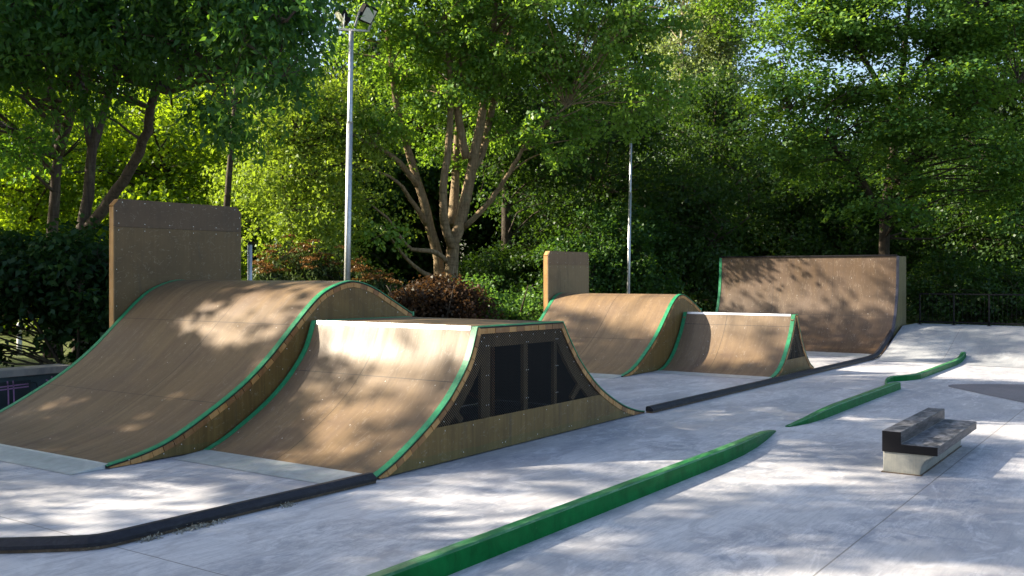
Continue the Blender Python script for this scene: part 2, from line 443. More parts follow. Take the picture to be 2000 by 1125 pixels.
def surface(P, y0, y1, name, mat, parent, thick=.018, us=6):
    P = np.array(P); N = normals2(P); L = arclen(P); Q = P - N * thick
    yy = np.linspace(y0, y1, us)
    m = MB()
    m.grid([[(p[0], y, p[1]) for p in P] for y in yy], 0, [[(y - y0, l) for l in L] for y in yy])
    m.grid([[(p[0], y, p[1]) for p in Q] for y in yy], 1, None, True)
    for y in (y0, y1):
        for i in range(len(P) - 1):
            m.face([(P[i][0], y, P[i][1]), (P[i + 1][0], y, P[i + 1][1]), (Q[i + 1][0], y, Q[i + 1][1]), (Q[i][0], y, Q[i][1])], 1)
    for i in (0, -1):
        m.face([(P[i][0], y0, P[i][1]), (P[i][0], y1, P[i][1]), (Q[i][0], y1, Q[i][1]), (Q[i][0], y0, Q[i][1])], 1)
    return m.build(name, [mat, M['void']], parent, smooth=True)

def trim(P, ya, yb, name, mat, parent, lift=.005, label=None):
    """flat strip laid on the surface edge"""
    P = np.array(P); N = normals2(P)
    m = MB(); rows = []
    for p, n in zip(P, N):
        a = p + n * lift; c = p - n * .004
        rows.append([(c[0], ya, c[1]), (a[0], ya, a[1]), (a[0], yb, a[1]), (c[0], yb, c[1])])
    m.prism(None, rows)
    return m.build(name, mat, parent)

def slats(P, y, side, parent, depth=.05, step=.115):
    """ends of the timber laths under the skin, showing along the side"""
    L = arclen(P); N = normals2(P); m = MB(); s = .02; rnd = random.Random(len(P))
    while s < L[-1] - .03:
        e = min(s + step - .007, L[-1])
        q = []
        for u in (s, e):
            p = np.array([np.interp(u, L, P[:, 0]), np.interp(u, L, P[:, 1])]); n = np.array([np.interp(u, L, N[:, 0]), np.interp(u, L, N[:, 1])])
            q.append((p - n * .019, p - n * (.019 + depth)))
        pr = rnd.uniform(.004, .009)
        A = [(q[0][0][0], q[0][0][1]), (q[1][0][0], q[1][0][1]), (q[1][1][0], max(q[1][1][1], .006)), (q[0][1][0], max(q[0][1][1], .006))]
        rows = [[(a[0], y - side * .02, a[1]) for a in A], [(a[0], y + side * pr, a[1]) for a in A]]
        m.prism(None, rows, 0 if rnd.random() > .35 else 1)
        s += step * rnd.choice((1, 1, 1, .8))
    return m.build('lath_edge', [M['slat'], M['slatdark']], parent)

def offset_top(secs, drop, n=110):
    """height of the offset outline under several joined profile sections, sampled along x"""
    secs = [np.array(q) for q in secs]
    x0, x1 = secs[0][0][0], secs[-1][-1][0]
    xs = np.unique(np.r_[np.linspace(x0, x1, n), [q[-1][0] for q in secs[:-1]]])
    zt = np.full(len(xs), 1e9)
    for k, P in enumerate(secs):
        Q = P - normals2(P) * drop
        z = np.interp(xs, Q[:, 0], Q[:, 1])
        a = (Q[1] - Q[0]) / (Q[1][0] - Q[0][0]); b = (Q[-1] - Q[-2]) / (Q[-1][0] - Q[-2][0])
        lo, hi = xs < Q[0][0], xs > Q[-1][0]
        z[lo] = Q[0][1] + a[1] * (xs[lo] - Q[0][0]) if k else -1
        if k < len(secs) - 1: z[hi] = Q[-1][1] + b[1] * (xs[hi] - Q[-1][0])
        ok = np.ones(len(xs), bool)
        if k and a[1] > 0: ok &= ~lo
        zt = np.where(ok, np.minimum(zt, z), zt)
    return xs, zt

def side_poly(secs, y, zlo, zhi, name, mat, parent, thick=.015, side=-1, screws=(), drop=.02, zbase=.012):
    """vertical sheet at plane y under the joined profile sections, between zlo and zhi (None: down to the ground / up to the outline)"""
    xs, zt = offset_top(secs, drop)
    lo = zbase if zlo is None else zlo
    if zhi is not None: zt = np.minimum(zt, zhi)
    ok = zt > lo + .001; xs, zt = xs[ok], zt[ok]
    inn = y - side * thick
    m = MB()
    m.grid([[(x, inn, lo), (x, y, lo), (x, y, t_), (x, inn, t_), (x, inn, lo)] for x, t_ in zip(xs, zt)])
    for k in (0, -1): m.face([(xs[k], inn, lo), (xs[k], y, lo), (xs[k], y, zt[k]), (xs[k], inn, zt[k])])
    for (x, z) in screws: m.disc((x, y + side * .003, z), (0, side, 0), .0055, 6, 1)
    return m.build(name, [mat, M['screw']], parent)

def edge_screws(P, off=.095, step=.3, start=.15):
    N = normals2(P); L = arclen(P); out = []
    s = start
    while s < L[-1] - .05:
        p = np.array([np.interp(s, L, (P - N * off)[:, 0]), np.interp(s, L, (P - N * off)[:, 1])])
        if p[1] > .03: out.append(tuple(p))
        s += step
    return out

# ---- roll-over ramp (rounded hump with a vertical cut back)
def roll_ramp(prof, y0, y1, label, plate_x, mat, name='roll_ramp'):
    P = smoothline(prof, 64)
    t = thing(name, label, 'skate ramp', (P[0][0], (y0 + y1) / 2, 0), 'rounded wooden roll over ramps')
    surface(P, y0 + .003, y1 - .003, 'riding_surface', mat, t)
    for y, s in ((y0, -1), (y1, 1)):
        trim(P, y - .004 if s < 0 else y - .062, y + .062 if s < 0 else y + .004, 'green_edge_strip', M['green'], t)
        slats(P, y, s, t)
        rnd = random.Random(5)
        extra = [(p[0], .05) for p in P[3:24:5]] + [(P[30][0] + .05, P[30][1] * f) for f in (.55, .6, .75)] + [(P[33][0], P[33][1] * .55)]
        side_poly([P], y, None, None, 'side_panel', M['ply'], t, side=s, drop=.069, screws=edge_screws(P) + extra)
    xb, zb = P[-1]
    m = MB(); m.box((xb + .008, (y0 + y1) / 2, zb / 2), (.015, y1 - y0 - .02, zb - .03)); m.build('back_panel', M['ply'], t)
    m = MB(); m.box((xb + .012, (y0 + y1) / 2, zb - .005), (.03, y1 - y0 + .01, .05)); m.build('back_edge_strip', M['green'], t)
    # steel transition plate
    x0 = P[0][0]; z0 = P[0][1]
    m = MB(); ys_ = np.linspace(y0 + .02, y1 - .02, 3)
    m.grid([[(plate_x, y, .004), (x0 - .0, y, z0 + .006), (x0 + .03, y, z0 + .014)] for y in ys_])
    for y in (ys_[0], ys_[-1]): m.face([(plate_x, y, .004), (x0, y, z0 + .006), (x0, y, .002)])
    m.build('transition_plate', M['plate'], t)
    return t, P

ROLL = [(5.04, .03), (5.4, .085), (5.73, .18), (6.21, .41), (6.56, .61), (6.87, .84), (7.21, 1.15), (7.47, 1.38), (7.69, 1.52), (8.0, 1.61), (8.22, 1.595), (8.44, 1.53), (8.74, 1.39), (9.10, 1.22)]
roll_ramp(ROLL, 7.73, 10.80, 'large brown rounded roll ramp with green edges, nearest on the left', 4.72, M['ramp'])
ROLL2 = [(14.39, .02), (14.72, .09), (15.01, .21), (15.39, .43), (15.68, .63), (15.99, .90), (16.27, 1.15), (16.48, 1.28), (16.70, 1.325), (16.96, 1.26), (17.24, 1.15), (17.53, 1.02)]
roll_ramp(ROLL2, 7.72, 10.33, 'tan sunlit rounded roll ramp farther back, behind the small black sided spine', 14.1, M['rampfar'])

# ---- wallride panels beside the rolls
def wallride(x0, x1, y, ztop, zseam, label, ch=.09, mats=('board', 'boardtop')):
    t = thing('wallride_panel', label, 'wallride panel', ((x0 + x1) / 2, y, 0), 'upright plywood wallride panels')
    th = .018
    def sheet(poly, name, mat, yy, scr):
        m = MB()
        rows = [[(p[0], yy, p[1]) for p in poly], [(p[0], yy + th, p[1]) for p in poly]]
        m.prism(None, rows)
        m.f[-1] = m.f[-1]
        for (x, z) in scr: m.disc((x, yy - .003, z), (0, -1, 0), .0055, 6, 1)
        return m.build(name, [mat, M['screw']], t)
    nx = 6
    gx = [x0 + .06 + (x1 - x0 - .12) * k / (nx - 1) for k in range(nx)]
    sheet([(x0, .02), (x1, .02), (x1, zseam), (x0, zseam)], 'lower_board', M[mats[0]], y,
          [(x, zseam - .04) for x in gx] + [(x0 + .03, z) for z in np.arange(.4, zseam - .2, .45)] + [(x1 - .03, z) for z in np.arange(.4, zseam - .2, .45)])
    sheet([(x0, zseam + .003), (x1, zseam + .003), (x1, ztop - ch), (x1 - ch * .8, ztop), (x0 + ch * .8, ztop), (x0, ztop - ch)], 'upper_board', M[mats[1]], y,
          [(x, zseam + .045) for x in gx] + [(x + (.05 if k == 0 else (-.05 if k == nx - 1 else 0)), ztop - .04) for k, x in enumerate(gx)] + [(x0 + .03, ztop - ch - .06), (x1 - .03, ztop - ch - .06)])
    m = MB()
    fr = .085; a = y + th + .001
    for x in (x0 + .022, (x0 + x1) / 2, x1 - .022): m.box((x, a + fr / 2, (ztop - ch) / 2 + .005), (.044, fr, ztop - ch - .03))
    m.box(((x0 + x1) / 2, a + fr / 2, ztop - .022), (x1 - x0 - 2 * ch, fr, .044))
    for s, xa in ((1, x0), (-1, x1)):
        m.bar((xa + s * .006, a + fr / 2, ztop - ch - .005), (xa + s * (ch * .8 + .01), a + fr / 2, ztop - .012), fr, .03, (0, 0, 1))
    m.build('timber_frame', M['slat'], t)
    m = MB(); m.box(((x0 + x1) / 2, a + fr + .008, ztop / 2), (x1 - x0 - .02, .014, ztop - 2 * ch)); m.build('back_board', M['board'], t)
    return t
wallride(7.17, 9.12, 10.84, 2.615, 2.27, 'tall grey brown plywood panel with screwed seam, beside the nearest roll ramp')
wallride(16.28, 17.86, 10.37, 2.15, 1.88, 'smaller tan plywood panel with clipped corners, beside the sunlit far roll ramp', mats=('boardbounce', 'boardbouncetop'))

# ---- box ramp and spine: two curved faces, steel coping, perforated side over plywood skirt
def double_ramp(front, back, y0, y1, skirt, name, label, studs, braces, plates, mat, cat, coping=.038, far_cop=True):
    F = smoothline(front, 40); B = smoothline(back, 40); D = np.array([F[-1], B[0]])
    P = np.vstack([F, B])
    t = thing(name, label, cat, ((P[0][0] + P[-1][0]) / 2, (y0 + y1) / 2, 0))
    surface(F, y0 + .003, y1 - .003, 'front_riding_surface', mat, t)
    surface(B, y0 + .003, y1 - .003, 'back_riding_surface', mat, t)
    dx = D[1][0] - D[0][0]
    if dx > .3:
        Dk = np.stack([np.linspace(D[0][0] + .003, D[1][0] - .003, 10), np.linspace(D[0][1], D[1][1], 10)], 1)
        surface(Dk, y0 + .003, y1 - .003, 'deck', mat, t)
        Pt = np.vstack([F, Dk, B])
    else:
        Dk = None; Pt = P
    SECS = [F, B] if Dk is None else [F, Dk, B]
    # coping: steel angle over the front lip (and the back one)
    def cop(Q, end, sgn):
        m = MB(); p = np.array(Q[end]); T = np.array(Q[end]) - np.array(Q[end - 3 if end == -1 else 3]); T /= np.linalg.norm(T)
        q = p - T * coping
        N = np.array([-T[1], T[0]]) * sgn
        a, b2 = q + N * .004, p + N * .004 + np.array([0, .005])
        w = .05 if dx > .3 else dx / 2
        c3 = np.array([p[0] + (w if sgn > 0 else -w), p[1] + .005])
        Y0, Y1 = y0 + .075, y1 - .075
        m.grid([[(a[0], y, a[1]), (b2[0], y, b2[1]), (c3[0], y, c3[1])] for y in (Y0, Y1)])
        m.grid([[(a[0] - N[0] * .003, y, a[1] - N[1] * .003), (b2[0] - N[0] * .003, y, b2[1] - .004), (c3[0], y, c3[1] - .004)] for y in (Y0, Y1)], 0, None, True)
        for k in range(5): 
            yk = Y0 + (Y1 - Y0) * (k + .5) / 5; mid = (a + b2) / 2 + N * .002
            m.disc((mid[0], yk, mid[1]), (N[0], 0, N[1]), .007, 6, 1)
        m.build('steel_coping', [M['steel'], M['galv']], t)
    cop(F, -1, 1); cop(B, 0, -1 if False else 1) if far_cop and False else None
    for y, s in ((y0, -1), (y1, 1)):
        ya, yb = (y - .004, y + .062) if s < 0 else (y - .062, y + .004)
        trim(F, ya, yb, 'green_edge_strip', M['green'], t, .006)
        trim(B, ya, yb, 'green_edge_strip', M['green'], t, .006)
        if Dk is not None: trim(Dk[:, :], ya, yb, 'green_edge_strip', M['green'], t, .006); slats(Dk, y, s, t, .05, .13)
        slats(F, y, s, t); slats(B, y, s, t)
        lo = [(x, skirt - .04) for x in np.arange(P[0][0] + .9, P[-1][0] - .9, .42)] + [(x, .06) for x in np.arange(P[0][0] + .55, P[-1][0] - .5, .62)] + [(x + .05, .06) for x in np.arange(P[0][0] + .55, P[-1][0] - .5, 1.24)]
        side_poly(SECS, y, None, skirt, 'skirt_board', M['ply'], t, side=s, drop=.069, screws=lo)
        scr = [p for p in edge_screws(Pt, .105, .21, .3) if p[1] > skirt + .02]
        for x, w in studs:
            for z in np.arange(skirt + .12, Pt[:, 1].max() - .15, .28): scr += [(x - .015, z), (x + .02, z)]
        side_poly(SECS, y, skirt + .002, None, 'perforated_panel', M['mesh'], t, thick=.002, side=s, drop=.069, screws=scr)
        # timber frame standing right behind the perforated sheet
        m = MB(); yi = y - s * .032
        w = .13
        for ks, Sx in enumerate(SECS):
            N = normals2(Sx); A = Sx - N * .071; Bq = Sx - N * (.071 + w); yk = yi + .0015 * ks
            for i in range(len(Sx) - 1):
                if max(A[i][1], A[i + 1][1]) < skirt: continue
                q = [(p[0], max(p[1], .03)) for p in (A[i], A[i + 1], Bq[i + 1], Bq[i])]
                m.prism(None, [[(p[0], yk - .018, p[1]) for p in q], [(p[0], yk + .018, p[1]) for p in q]])
        for x, wd in studs:
            zt = np.interp(x, Pt[:, 0], Pt[:, 1]) - .1
            m.box((x, y - s * .034, zt / 2 + .01), (wd, .036, zt - .02))
        for (xa, za, xb, zb2) in braces: m.bar((xa, y - s * .036, za), (xb, y - s * .036, zb2), .034, .07, (0, 0, 1))
        m.build('timber_frame', M['stud'], t)
    # inner joists, a little deeper
    for yk in np.linspace(y0 + .6, y1 - .6, 3):
        for x, wd in studs[:2]:
            m = MB(); zt = np.interp(x, Pt[:, 0], Pt[:, 1]) - .12
            m.box((x + (.22 if len(studs) > 1 else 0), yk, zt / 2 + .01), (.06, .05, zt - .02))
            m.build('inner_post', M['slatdark'], t)
    for (xa, xb, za, zb2) in plates:
        m = MB(); m.grid([[(xa, y, za), (xb, y, zb2)] for y in (y0 + .02, y1 - .01)])
        for y in (y0 + .02, y1 - .01): m.face([(xa, y, za), (xb, y, zb2), (xb, y, .002)])
        m.build('transition_plate', M['plate'], t)
    return t
M['mesh'] = mat_mesh_panel('perforated_black_steel')
BOXF = [(6.02, .03), (6.22, .105), (6.43, .21), (6.72, .375), (6.95, .54), (7.12, .70), (7.29, .91), (7.41, 1.195)]
BOXB = [(8.93, 1.185), (9.08, .985), (9.30, .74), (9.61, .49), (9.92, .31), (10.29, .15), (10.60, .06), (10.82, .02)]
double_ramp(BOXF, BOXB, 5.50, 7.68, .33, 'box_ramp', 'brown ramp with white steel lip, flat deck and large black mesh side', [(7.56, .15), (8.24, .075), (8.80, .06)], [(7.05, .50, 7.19, .34), (9.36, .52, 9.14, .34)], [(5.66, 6.03, .004, .036)], M['ramp'], 'skate ramp')
SPF = [(15.62, .015), (15.82, .06), (16.01, .145), (16.17, .26), (16.32, .41), (16.54, .69), (16.70, 1.0)]
SPB = [(16.81, 1.0), (16.95, .73), (17.05, .56), (17.20, .37), (17.36, .22), (17.52, .10), (17.72, .015)]
double_ramp(SPF, SPB, 5.62, 7.69, .25, 'spine_ramp', 'small steep two sided spine ramp with narrow black mesh triangle at its end', [(16.72, .05)], [], [(15.34, 15.63, .004, .020)], M['ramp'], 'skate ramp', coping=.035)

# ---- vertical quarter pipe
VP = smoothline([(21.0, .045), (21.3, .15), (21.62, .37), (21.88, .68), (22.06, 1.05), (22.16, 1.5), (22.2, 2.09)], 60)
t = thing('quarter_pipe', 'tall dark brown quarter pipe wall at the back with dappled sun on it', 'skate ramp', (22, 7.2, 0))
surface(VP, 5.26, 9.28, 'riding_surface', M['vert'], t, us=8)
trim(VP, 9.24, 9.30, 'green_edge_strip', M['green'], t, .008)
m = MB()
N = normals2(VP); rows = []
for p, n in zip(VP, N):
    a = p + n * .02; q = p - n * .035
    rows.append([(q[0], 5.205, q[1]), (a[0], 5.205, a[1]), (a[0], 5.258, a[1]), (q[0], 5.258, q[1])])
m.prism(None, rows); m.build('steel_edge', M['edgesteel'], t)
m = MB(); m.box((22.2, 7.27, 2.105), (.06, 4.04, .03)); m.build('top_rail', M['darksteel'], t)
for y in (5.23, 9.29):
    m = MB()
    q = [(p[0] + .045, p[1]) for p in VP] + [(22.85, 2.10), (22.85, .0), (21.1, .0)]
    rows = [[(p[0], y - .02, max(p[1] - .01, 0)) for p in q], [(p[0], y + .02, max(p[1] - .01, 0)) for p in q]]
    m.prism(None, rows); m.build('side_post', M['treated'], t)
m = MB(); m.box((22.83, 7.27, 1.05), (.03, 3.98, 2.06)); m.build('back_board', M['treated'], t)
m = MB(); m.grid([[(20.55, y, .004), (21.01, y, .048)] for y in (5.27, 9.28)]); m.build('transition_plate', M['plate'], t)

# ------------------------------------------------------------------ kerbs
def sweep(path, sec, mb, m=0, scales=None):
    """path rows (x,y,z); sec: (offset to the left of travel, height); scales (width, height) per node"""
    P = np.array(path, float); T = np.gradient(P[:, :2], axis=0); T /= np.linalg.norm(T, axis=1)[:, None]
    rows = []
    for i, p in enumerate(P):
        n = np.array([-T[i][1], T[i][0]]); sw, sh = scales[i] if scales else (1, 1)
        rows.append([(p[0] + n[0] * a * sw, p[1] + n[1] * a * sw, p[2] + h * sh) for a, h in sec])
    mb.prism(None, rows, m)

def black_kerb(path, label):
    t = thing('rubber_kerb', label, 'kerb', tuple(path[0]), 'black rubber kerbs edging the ramps')
    m = MB(); sweep(path, [(0, .022), (.0, .046), (.045, .080), (.088, .080), (.10, .062), (.10, .022)], m); m.build('rubber_top', M['rubber'], t, bevel=.002)
    m = MB(); sweep(path, [(.008, .002), (.008, .0215), (.094, .0215), (.094, .002)], m); m.build('timber_batten', M['kerbwood'], t)
    return t
bend = smoothline([(2.2, 7.0, 0), (2.75, 6.37, 0), (3.13, 5.92, 0), (3.36, 5.66, 0), (3.55, 5.50, 0), (3.9, 5.475, 0), (4.6, 5.46, 0), (5.94, 5.42, 0)], 60)
black_kerb(bend, 'black rubber kerb bending at left and ending against the mesh sided box ramp')
kp = [(x, 5.40 - (x - 10.74) * .0205, 0) for x in np.linspace(10.84, 20.0, 24)]
KB = smoothline([(20.0, 0.0), (20.5, .035), (20.95, .15), (21.5, .34), (22.05, .56)], 16)
kp += [(p[0], 5.205, p[1]) for p in KB[1:]]
black_kerb(kp, 'long straight black rubber kerb running from box ramp to the quarter pipe')

def concrete_curb(name, path, sec, scales, label, closed=True):
    m = MB(); sweep(path, sec, m, 0, scales)
    o = m.build(name, M['curbgreen'], None, bevel=.008)
    return tag(o, label, 'grind curb', 'green painted concrete grind curbs')
SEC = [(-.062, -.01), (-.056, .116), (-.046, .128), (.030, .128), (.040, .116), (.046, -.01)]
pa = [(x, 3.49, 0) for x in np.linspace(1.0, 8.3, 10)] + [(8.8, 3.51, 0), (9.3, 3.56, 0), (9.8, 3.635, 0), (10.34, 3.73, 0)]
sa = [(1, 1)] * 10 + [(.98, .97), (.93, .86), (.85, .60), (.7, .10)]
concrete_curb('grind_curb', pa, SEC, sa, 'longest glossy green curb in the foreground, tapering at its far tip')
pb = [(10.72, 3.70, 0), (11.1, 3.63, 0), (11.6, 3.605, 0)] + [(x, 3.605, 0) for x in np.linspace(12.1, 15.0, 7)] + [(15.22, 3.60, 0)]
sb = [(.55, .10), (.85, .45), (.95, .75)] + [(.95, .85)] * 7 + [(.95, .8)]
concrete_curb('grind_curb', pb, SEC, sb, 'middle green curb beyond the tip of the longest one, blunt at far end')
pc = smoothline([(15.12, 3.72), (15.55, 3.83), (15.92, 3.93), (16.22, 3.93), (16.5, 3.80), (16.85, 3.69), (17.1, 3.68), (19.0, 3.68), (19.9, 3.68), (20.75, 3.68)], 56)
def bankz(x):
    xs_ = [p[0] for p in prof]; zs_ = [p[1] for p in prof]
    return float(np.interp(x, xs_[:-1], zs_[:-1])) if x > 19.9 else 0.0
pcz = [(p[0], p[1], bankz(p[0])) for p in pc]
sc = [(.30 + .6 * min(1, max(0, (p[0] - 15.9) / .5)), .25 + .42 * min(1, max(0, (p[0] - 15.7) / .6))) for p in pc]
concrete_curb('grind_curb', pcz, SEC, sc, 'far zigzag green curb climbing onto the pale concrete bank')

# ------------------------------------------------------------------ grind ledge (two step block)
t = thing('ledge_block', 'low black stepped ledge on a pale concrete plinth', 'grind ledge', (9.6, 1.95, 0))
X0, X1 = 8.72, 10.5
m = MB()
q = [(2.18, .0), (2.18, .178), (1.765, .178), (1.80, .150), (1.845, .12), (1.87, .075), (1.88, 0)]
m.prism(None, [[(x, a, b2) for a, b2 in q] for x in np.linspace(X0 + .015, X1 - .03, 6)]); m.build('concrete_plinth', M['blockcon'], t, bevel=.008)
m = MB(); q = [(2.185, .179), (2.185, .355), (2.03, .355), (2.03, .252), (1.74, .252), (1.74, .179)]
m.prism(None, [[(x, a, b2) for a, b2 in q] for x in (X0, X1)]); m.build('stepped_top', M['granite'], t, bevel=.004)
m = MB(); m.box(((X0 + X1) / 2 - .01, 2.03, .004), (X1 - X0 - .02, .325, .006))
m.build('joint_sealant', M['kerbwood'], t)

# ------------------------------------------------------------------ graffiti wall at far left
t = thing('retaining_wall', 'low dark teal wall with pink spray marks and a concrete coping', 'wall', (3, 12.1, 0))
m = MB(); m.box((.0, 12.25, .20), (14.6, .22, .42)); m.build('wall_face', M['teal'], t)
m = MB(); m.box((.0, 12.26, .455), (14.8, .36, .09)); m.build('coping', M['coping'], t, bevel=.008)
m = MB(); yw = 12.136
def stroke(pts, w, mi):
    for (p, q2) in zip(pts, pts[1:]): m.bar((p[0], yw, p[1]), (q2[0], yw, q2[1]), .004, w, (0, 0, 1), mi)
for x in (6.56, 6.63): stroke([(x - .01, .36), (x, .25), (x + .005, .06)], .018, 0)
for z in (.30, .265): stroke([(6.4, z - .01), (6.82, z + .005)], .016, 0)
for k in range(4):
    a = k * math.pi / 4 + .2; L = .12 if k else .2
    m.bar((7.15 - L * math.cos(a), yw - .001 * k, .28 - .8 * L * math.sin(a)), (7.15 + L * math.cos(a), yw - .001 * k, .28 + .8 * L * math.sin(a)), .004, .017, (0, 0, 1), 0)
stroke([(6.3, .33), (6.92, .31), (6.95, .2), (6.88, .05)], .014, 1)
m.box((6.6, 12.1385, .2), (.5, .003, .3), 1)
for x in (5.9, 5.2, 4.4): stroke([(x, .34), (x + .2, .1), (x + .3, .3)], .02, 0)
m.build('spray_marks', [M['pink'], M['tealdark']], t)

# ------------------------------------------------------------------ poles
def flood_pole(base, h, r0, lean, label, heads=2):
    t = thing('floodlight_pole' if heads else 'light_pole', label, 'pole', tuple(base), 'galvanised poles among the trees')
    b = np.array(base); top = b + np.array([0, 0, h]) + RT * lean
    mid = b + (top - b) * .72
    m = MB(); m.tube([b, mid], [r0, r0 * .96], 14); m.build('lower_pole', M['galv'], t, smooth=True)
    m = MB(); m.tube([mid - (mid - b) / np.linalg.norm(mid - b) * .02, mid + (top - mid) * .02, top], [r0 * 1.02, r0 * .8, r0 * .72], 14); m.build('upper_pole', M['galv'], t, smooth=True)
    if not heads:
        m = MB(); m.tube([top, top + np.array([0, 0, .05])], [r0 * .9, r0 * .7], 12); m.build('cap', M['darksteel'], t)
        return t
    ca = RT * .94 + FW * -.34
    c0 = top + np.array([0, 0, .03])
    m = MB(); m.bar(c0 - ca * .36 + np.array([0, 0, .05]), c0 + ca * .36 - np.array([0, 0, .05]), .06, .04); m.build('crossbar', M['galv'], t)
    for s in (1, -1)[:heads]:
        hc = c0 + ca * (.36 if s > 0 else .22) * s + np.array([0, 0, .30])
        if s > 0: aim = RT * .75 - FW * .35 + np.array([0, 0, -.55])
        else: aim = -RT * .8 - FW * .3 + np.array([0, 0, -.55])
        aim /= np.linalg.norm(aim); sd = np.cross(aim, (0, 0, 1)); sd /= np.linalg.norm(sd); up = np.cross(sd, aim)
        m = MB(); m.box(hc, (.10, .46, .36), 0, (aim, sd, up)); m.box(hc - aim * .07, (.04, .36, .14), 0, (aim, sd, up))
        for k in range(7): m.box(hc - aim * .06 + sd * (k - 3) * .058, (.05, .008, .32), 0, (aim, sd, up))
        hd = m.build('lamp_head', M['darksteel'], t, bevel=.006)
        m = MB(); m.box(hc + aim * .053, (.006, .38, .28), 0, (aim, sd, up)); m.build('lamp_glass', M['lens'], hd)
        for q2 in (1, -1):
            m = MB(); m.bar(c0 + ca * .24 * s + sd * .245 * q2, hc + sd * .245 * q2, .07, .010, tuple(aim))
            m.build('bracket_arm', M['galv'], t)
    return t
pb1 = at(675.5, 537, 20.5); pb1[2] = -.02
flood_pole(pb1, 6.75, .068, .115, 'thicker near galvanised pole carrying floodlights, left of the many stemmed tree')
pb2 = at(1226, 537, 26.5); pb2[2] = -.02
flood_pole(pb2, 5.42, .043, .09, 'thinner looking distant galvanised pole standing between dark trees right of centre', 0)
p3 = at(488, 537, 17.0); p3[2] = -.02
t = thing('bollard_post', 'short grey steel post with black cap beside the tall plywood panel', 'post', tuple(p3))
m = MB(); m.tube([p3, p3 + np.array([0, 0, 2.22])], [.042, .042], 12); m.build('post_tube', M['galv'], t, smooth=True)
m = MB(); m.tube([p3 + np.array([0, 0, 2.221]), p3 + np.array([0, 0, 2.26])], [.045, .036], 12); m.build('cap', M['darksteel'], t)

p4 = at(38, 537, 21.0); p4[2] = -.03
t = thing('marker_post', 'small white post on the sunny lawn at the far left', 'post', tuple(p4))
m = MB(); m.tube([p4, p4 + np.array([0, 0, .40])], [.055, .055], 10); m.build('post_base', M['white'], t, smooth=True)
m = MB(); m.tube([p4 + np.array([0, 0, .401]), p4 + np.array([0, 0, .47])], [.057, .057], 10); m.build('dark_band', M['darksteel'], t, smooth=True)
m = MB(); m.tube([p4 + np.array([0, 0, .471]), p4 + np.array([0, 0, .66]), p4 + np.array([0, 0, .70])], [.055, .055, .03], 10); m.build('post_head', M['white'], t, smooth=True)

# ------------------------------------------------------------------ railing on the bank
t = thing('metal_railing', 'thin dark metal railing along the top of concrete bank', 'railing', (23.2, -3, .585))
Y0, Y1 = 5.0, -9.0
m = MB(); m.box((23.2, (Y0 + Y1) / 2, 1.262), (.028, Y0 - Y1, .028)); m.build('top_rail', M['darksteel'], t)
m = MB(); m.box((23.2, (Y0 + Y1) / 2, .645), (.03, Y0 - Y1, .03)); m.build('bottom_rail', M['darksteel'], t)
y = Y0
while y > Y1 - .01:
    m = MB(); m.box((23.2, y, .93), (.03, .03, .66)); m.box((23.2, y, .591), (.10, .08, .012)); m.build('railing_post', M['darksteel'], t)
    y -= .70
m = MB(); y = Y0 - .0875
while y > Y1:
    if abs((Y0 - y) / .7 - round((Y0 - y) / .7)) > .03: m.box((23.2, y, .955), (.0045, .0045, .592))
    y -= .0875
m.build('infill_bars', M['darksteel'], t)

# ------------------------------------------------------------------ vegetation
def leaf_mesh(name, C, Nn, dirs, L, W, tone, mat, parent, fold=.18, loc=(0, 0, 0)):
    n = len(C)
    Nn = Nn / (np.linalg.norm(Nn, axis=1)[:, None] + 1e-9)
    d = dirs - Nn * np.sum(dirs * Nn, 1)[:, None]; d /= np.linalg.norm(d, axis=1)[:, None] + 1e-9
    b = np.cross(Nn, d)
    L = np.broadcast_to(L, (n,))[:, None]; W = np.broadcast_to(W, (n,))[:, None]
    V = np.empty((n, 4, 3))
    V[:, 0] = C - d * L * .5
    V[:, 1] = C + b * W * .5 + Nn * W * fold - d * L * .08
    V[:, 2] = C + d * L * .5 - Nn * L * .10
    V[:, 3] = C - b * W * .5 + Nn * W * fold - d * L * .08
    me = bpy.data.meshes.new(name)
    me.vertices.add(n * 4); me.loops.add(n * 4); me.polygons.add(n)
    me.vertices.foreach_set('co', V.astype(np.float32).ravel())
    me.loops.foreach_set('vertex_index', np.arange(n * 4, dtype=np.int32))
    me.polygons.foreach_set('loop_start', np.arange(0, n * 4, 4, dtype=np.int32))
    me.polygons.foreach_set('loop_total', np.full(n, 4, dtype=np.int32))
    me.materials.append(mat)
    at_ = me.attributes.new('tone', 'FLOAT', 'FACE'); at_.data.foreach_set('value', tone.astype(np.float32))
    me.update(calc_edges=True); me.validate()
    o = bpy.data.objects.new(name, me); COL.objects.link(o)
    if parent is not None:
        o.parent = parent; o.matrix_parent_inverse = parent_inv(parent)
    return o

def rand_unit(n):
    v = rng.normal(size=(n, 3)); return v / np.linalg.norm(v, axis=1)[:, None]

def sample_blobs(blobs, n, shell=.45):
    """blobs: (cx,cy,cz, rx,ry,rz) -> n points, biased to the outside"""
    B = np.array(blobs, float); vol = B[:, 3] * B[:, 4] * B[:, 5]; pk = rng.choice(len(B), n, p=vol / vol.sum())
    u = rand_unit(n); r = rng.random(n) ** (1 / 3 * (1 - shell) + .0001)
    out = (u * r[:, None]) * B[pk, 3:6]
    return B[pk, :3] + out, u, pk

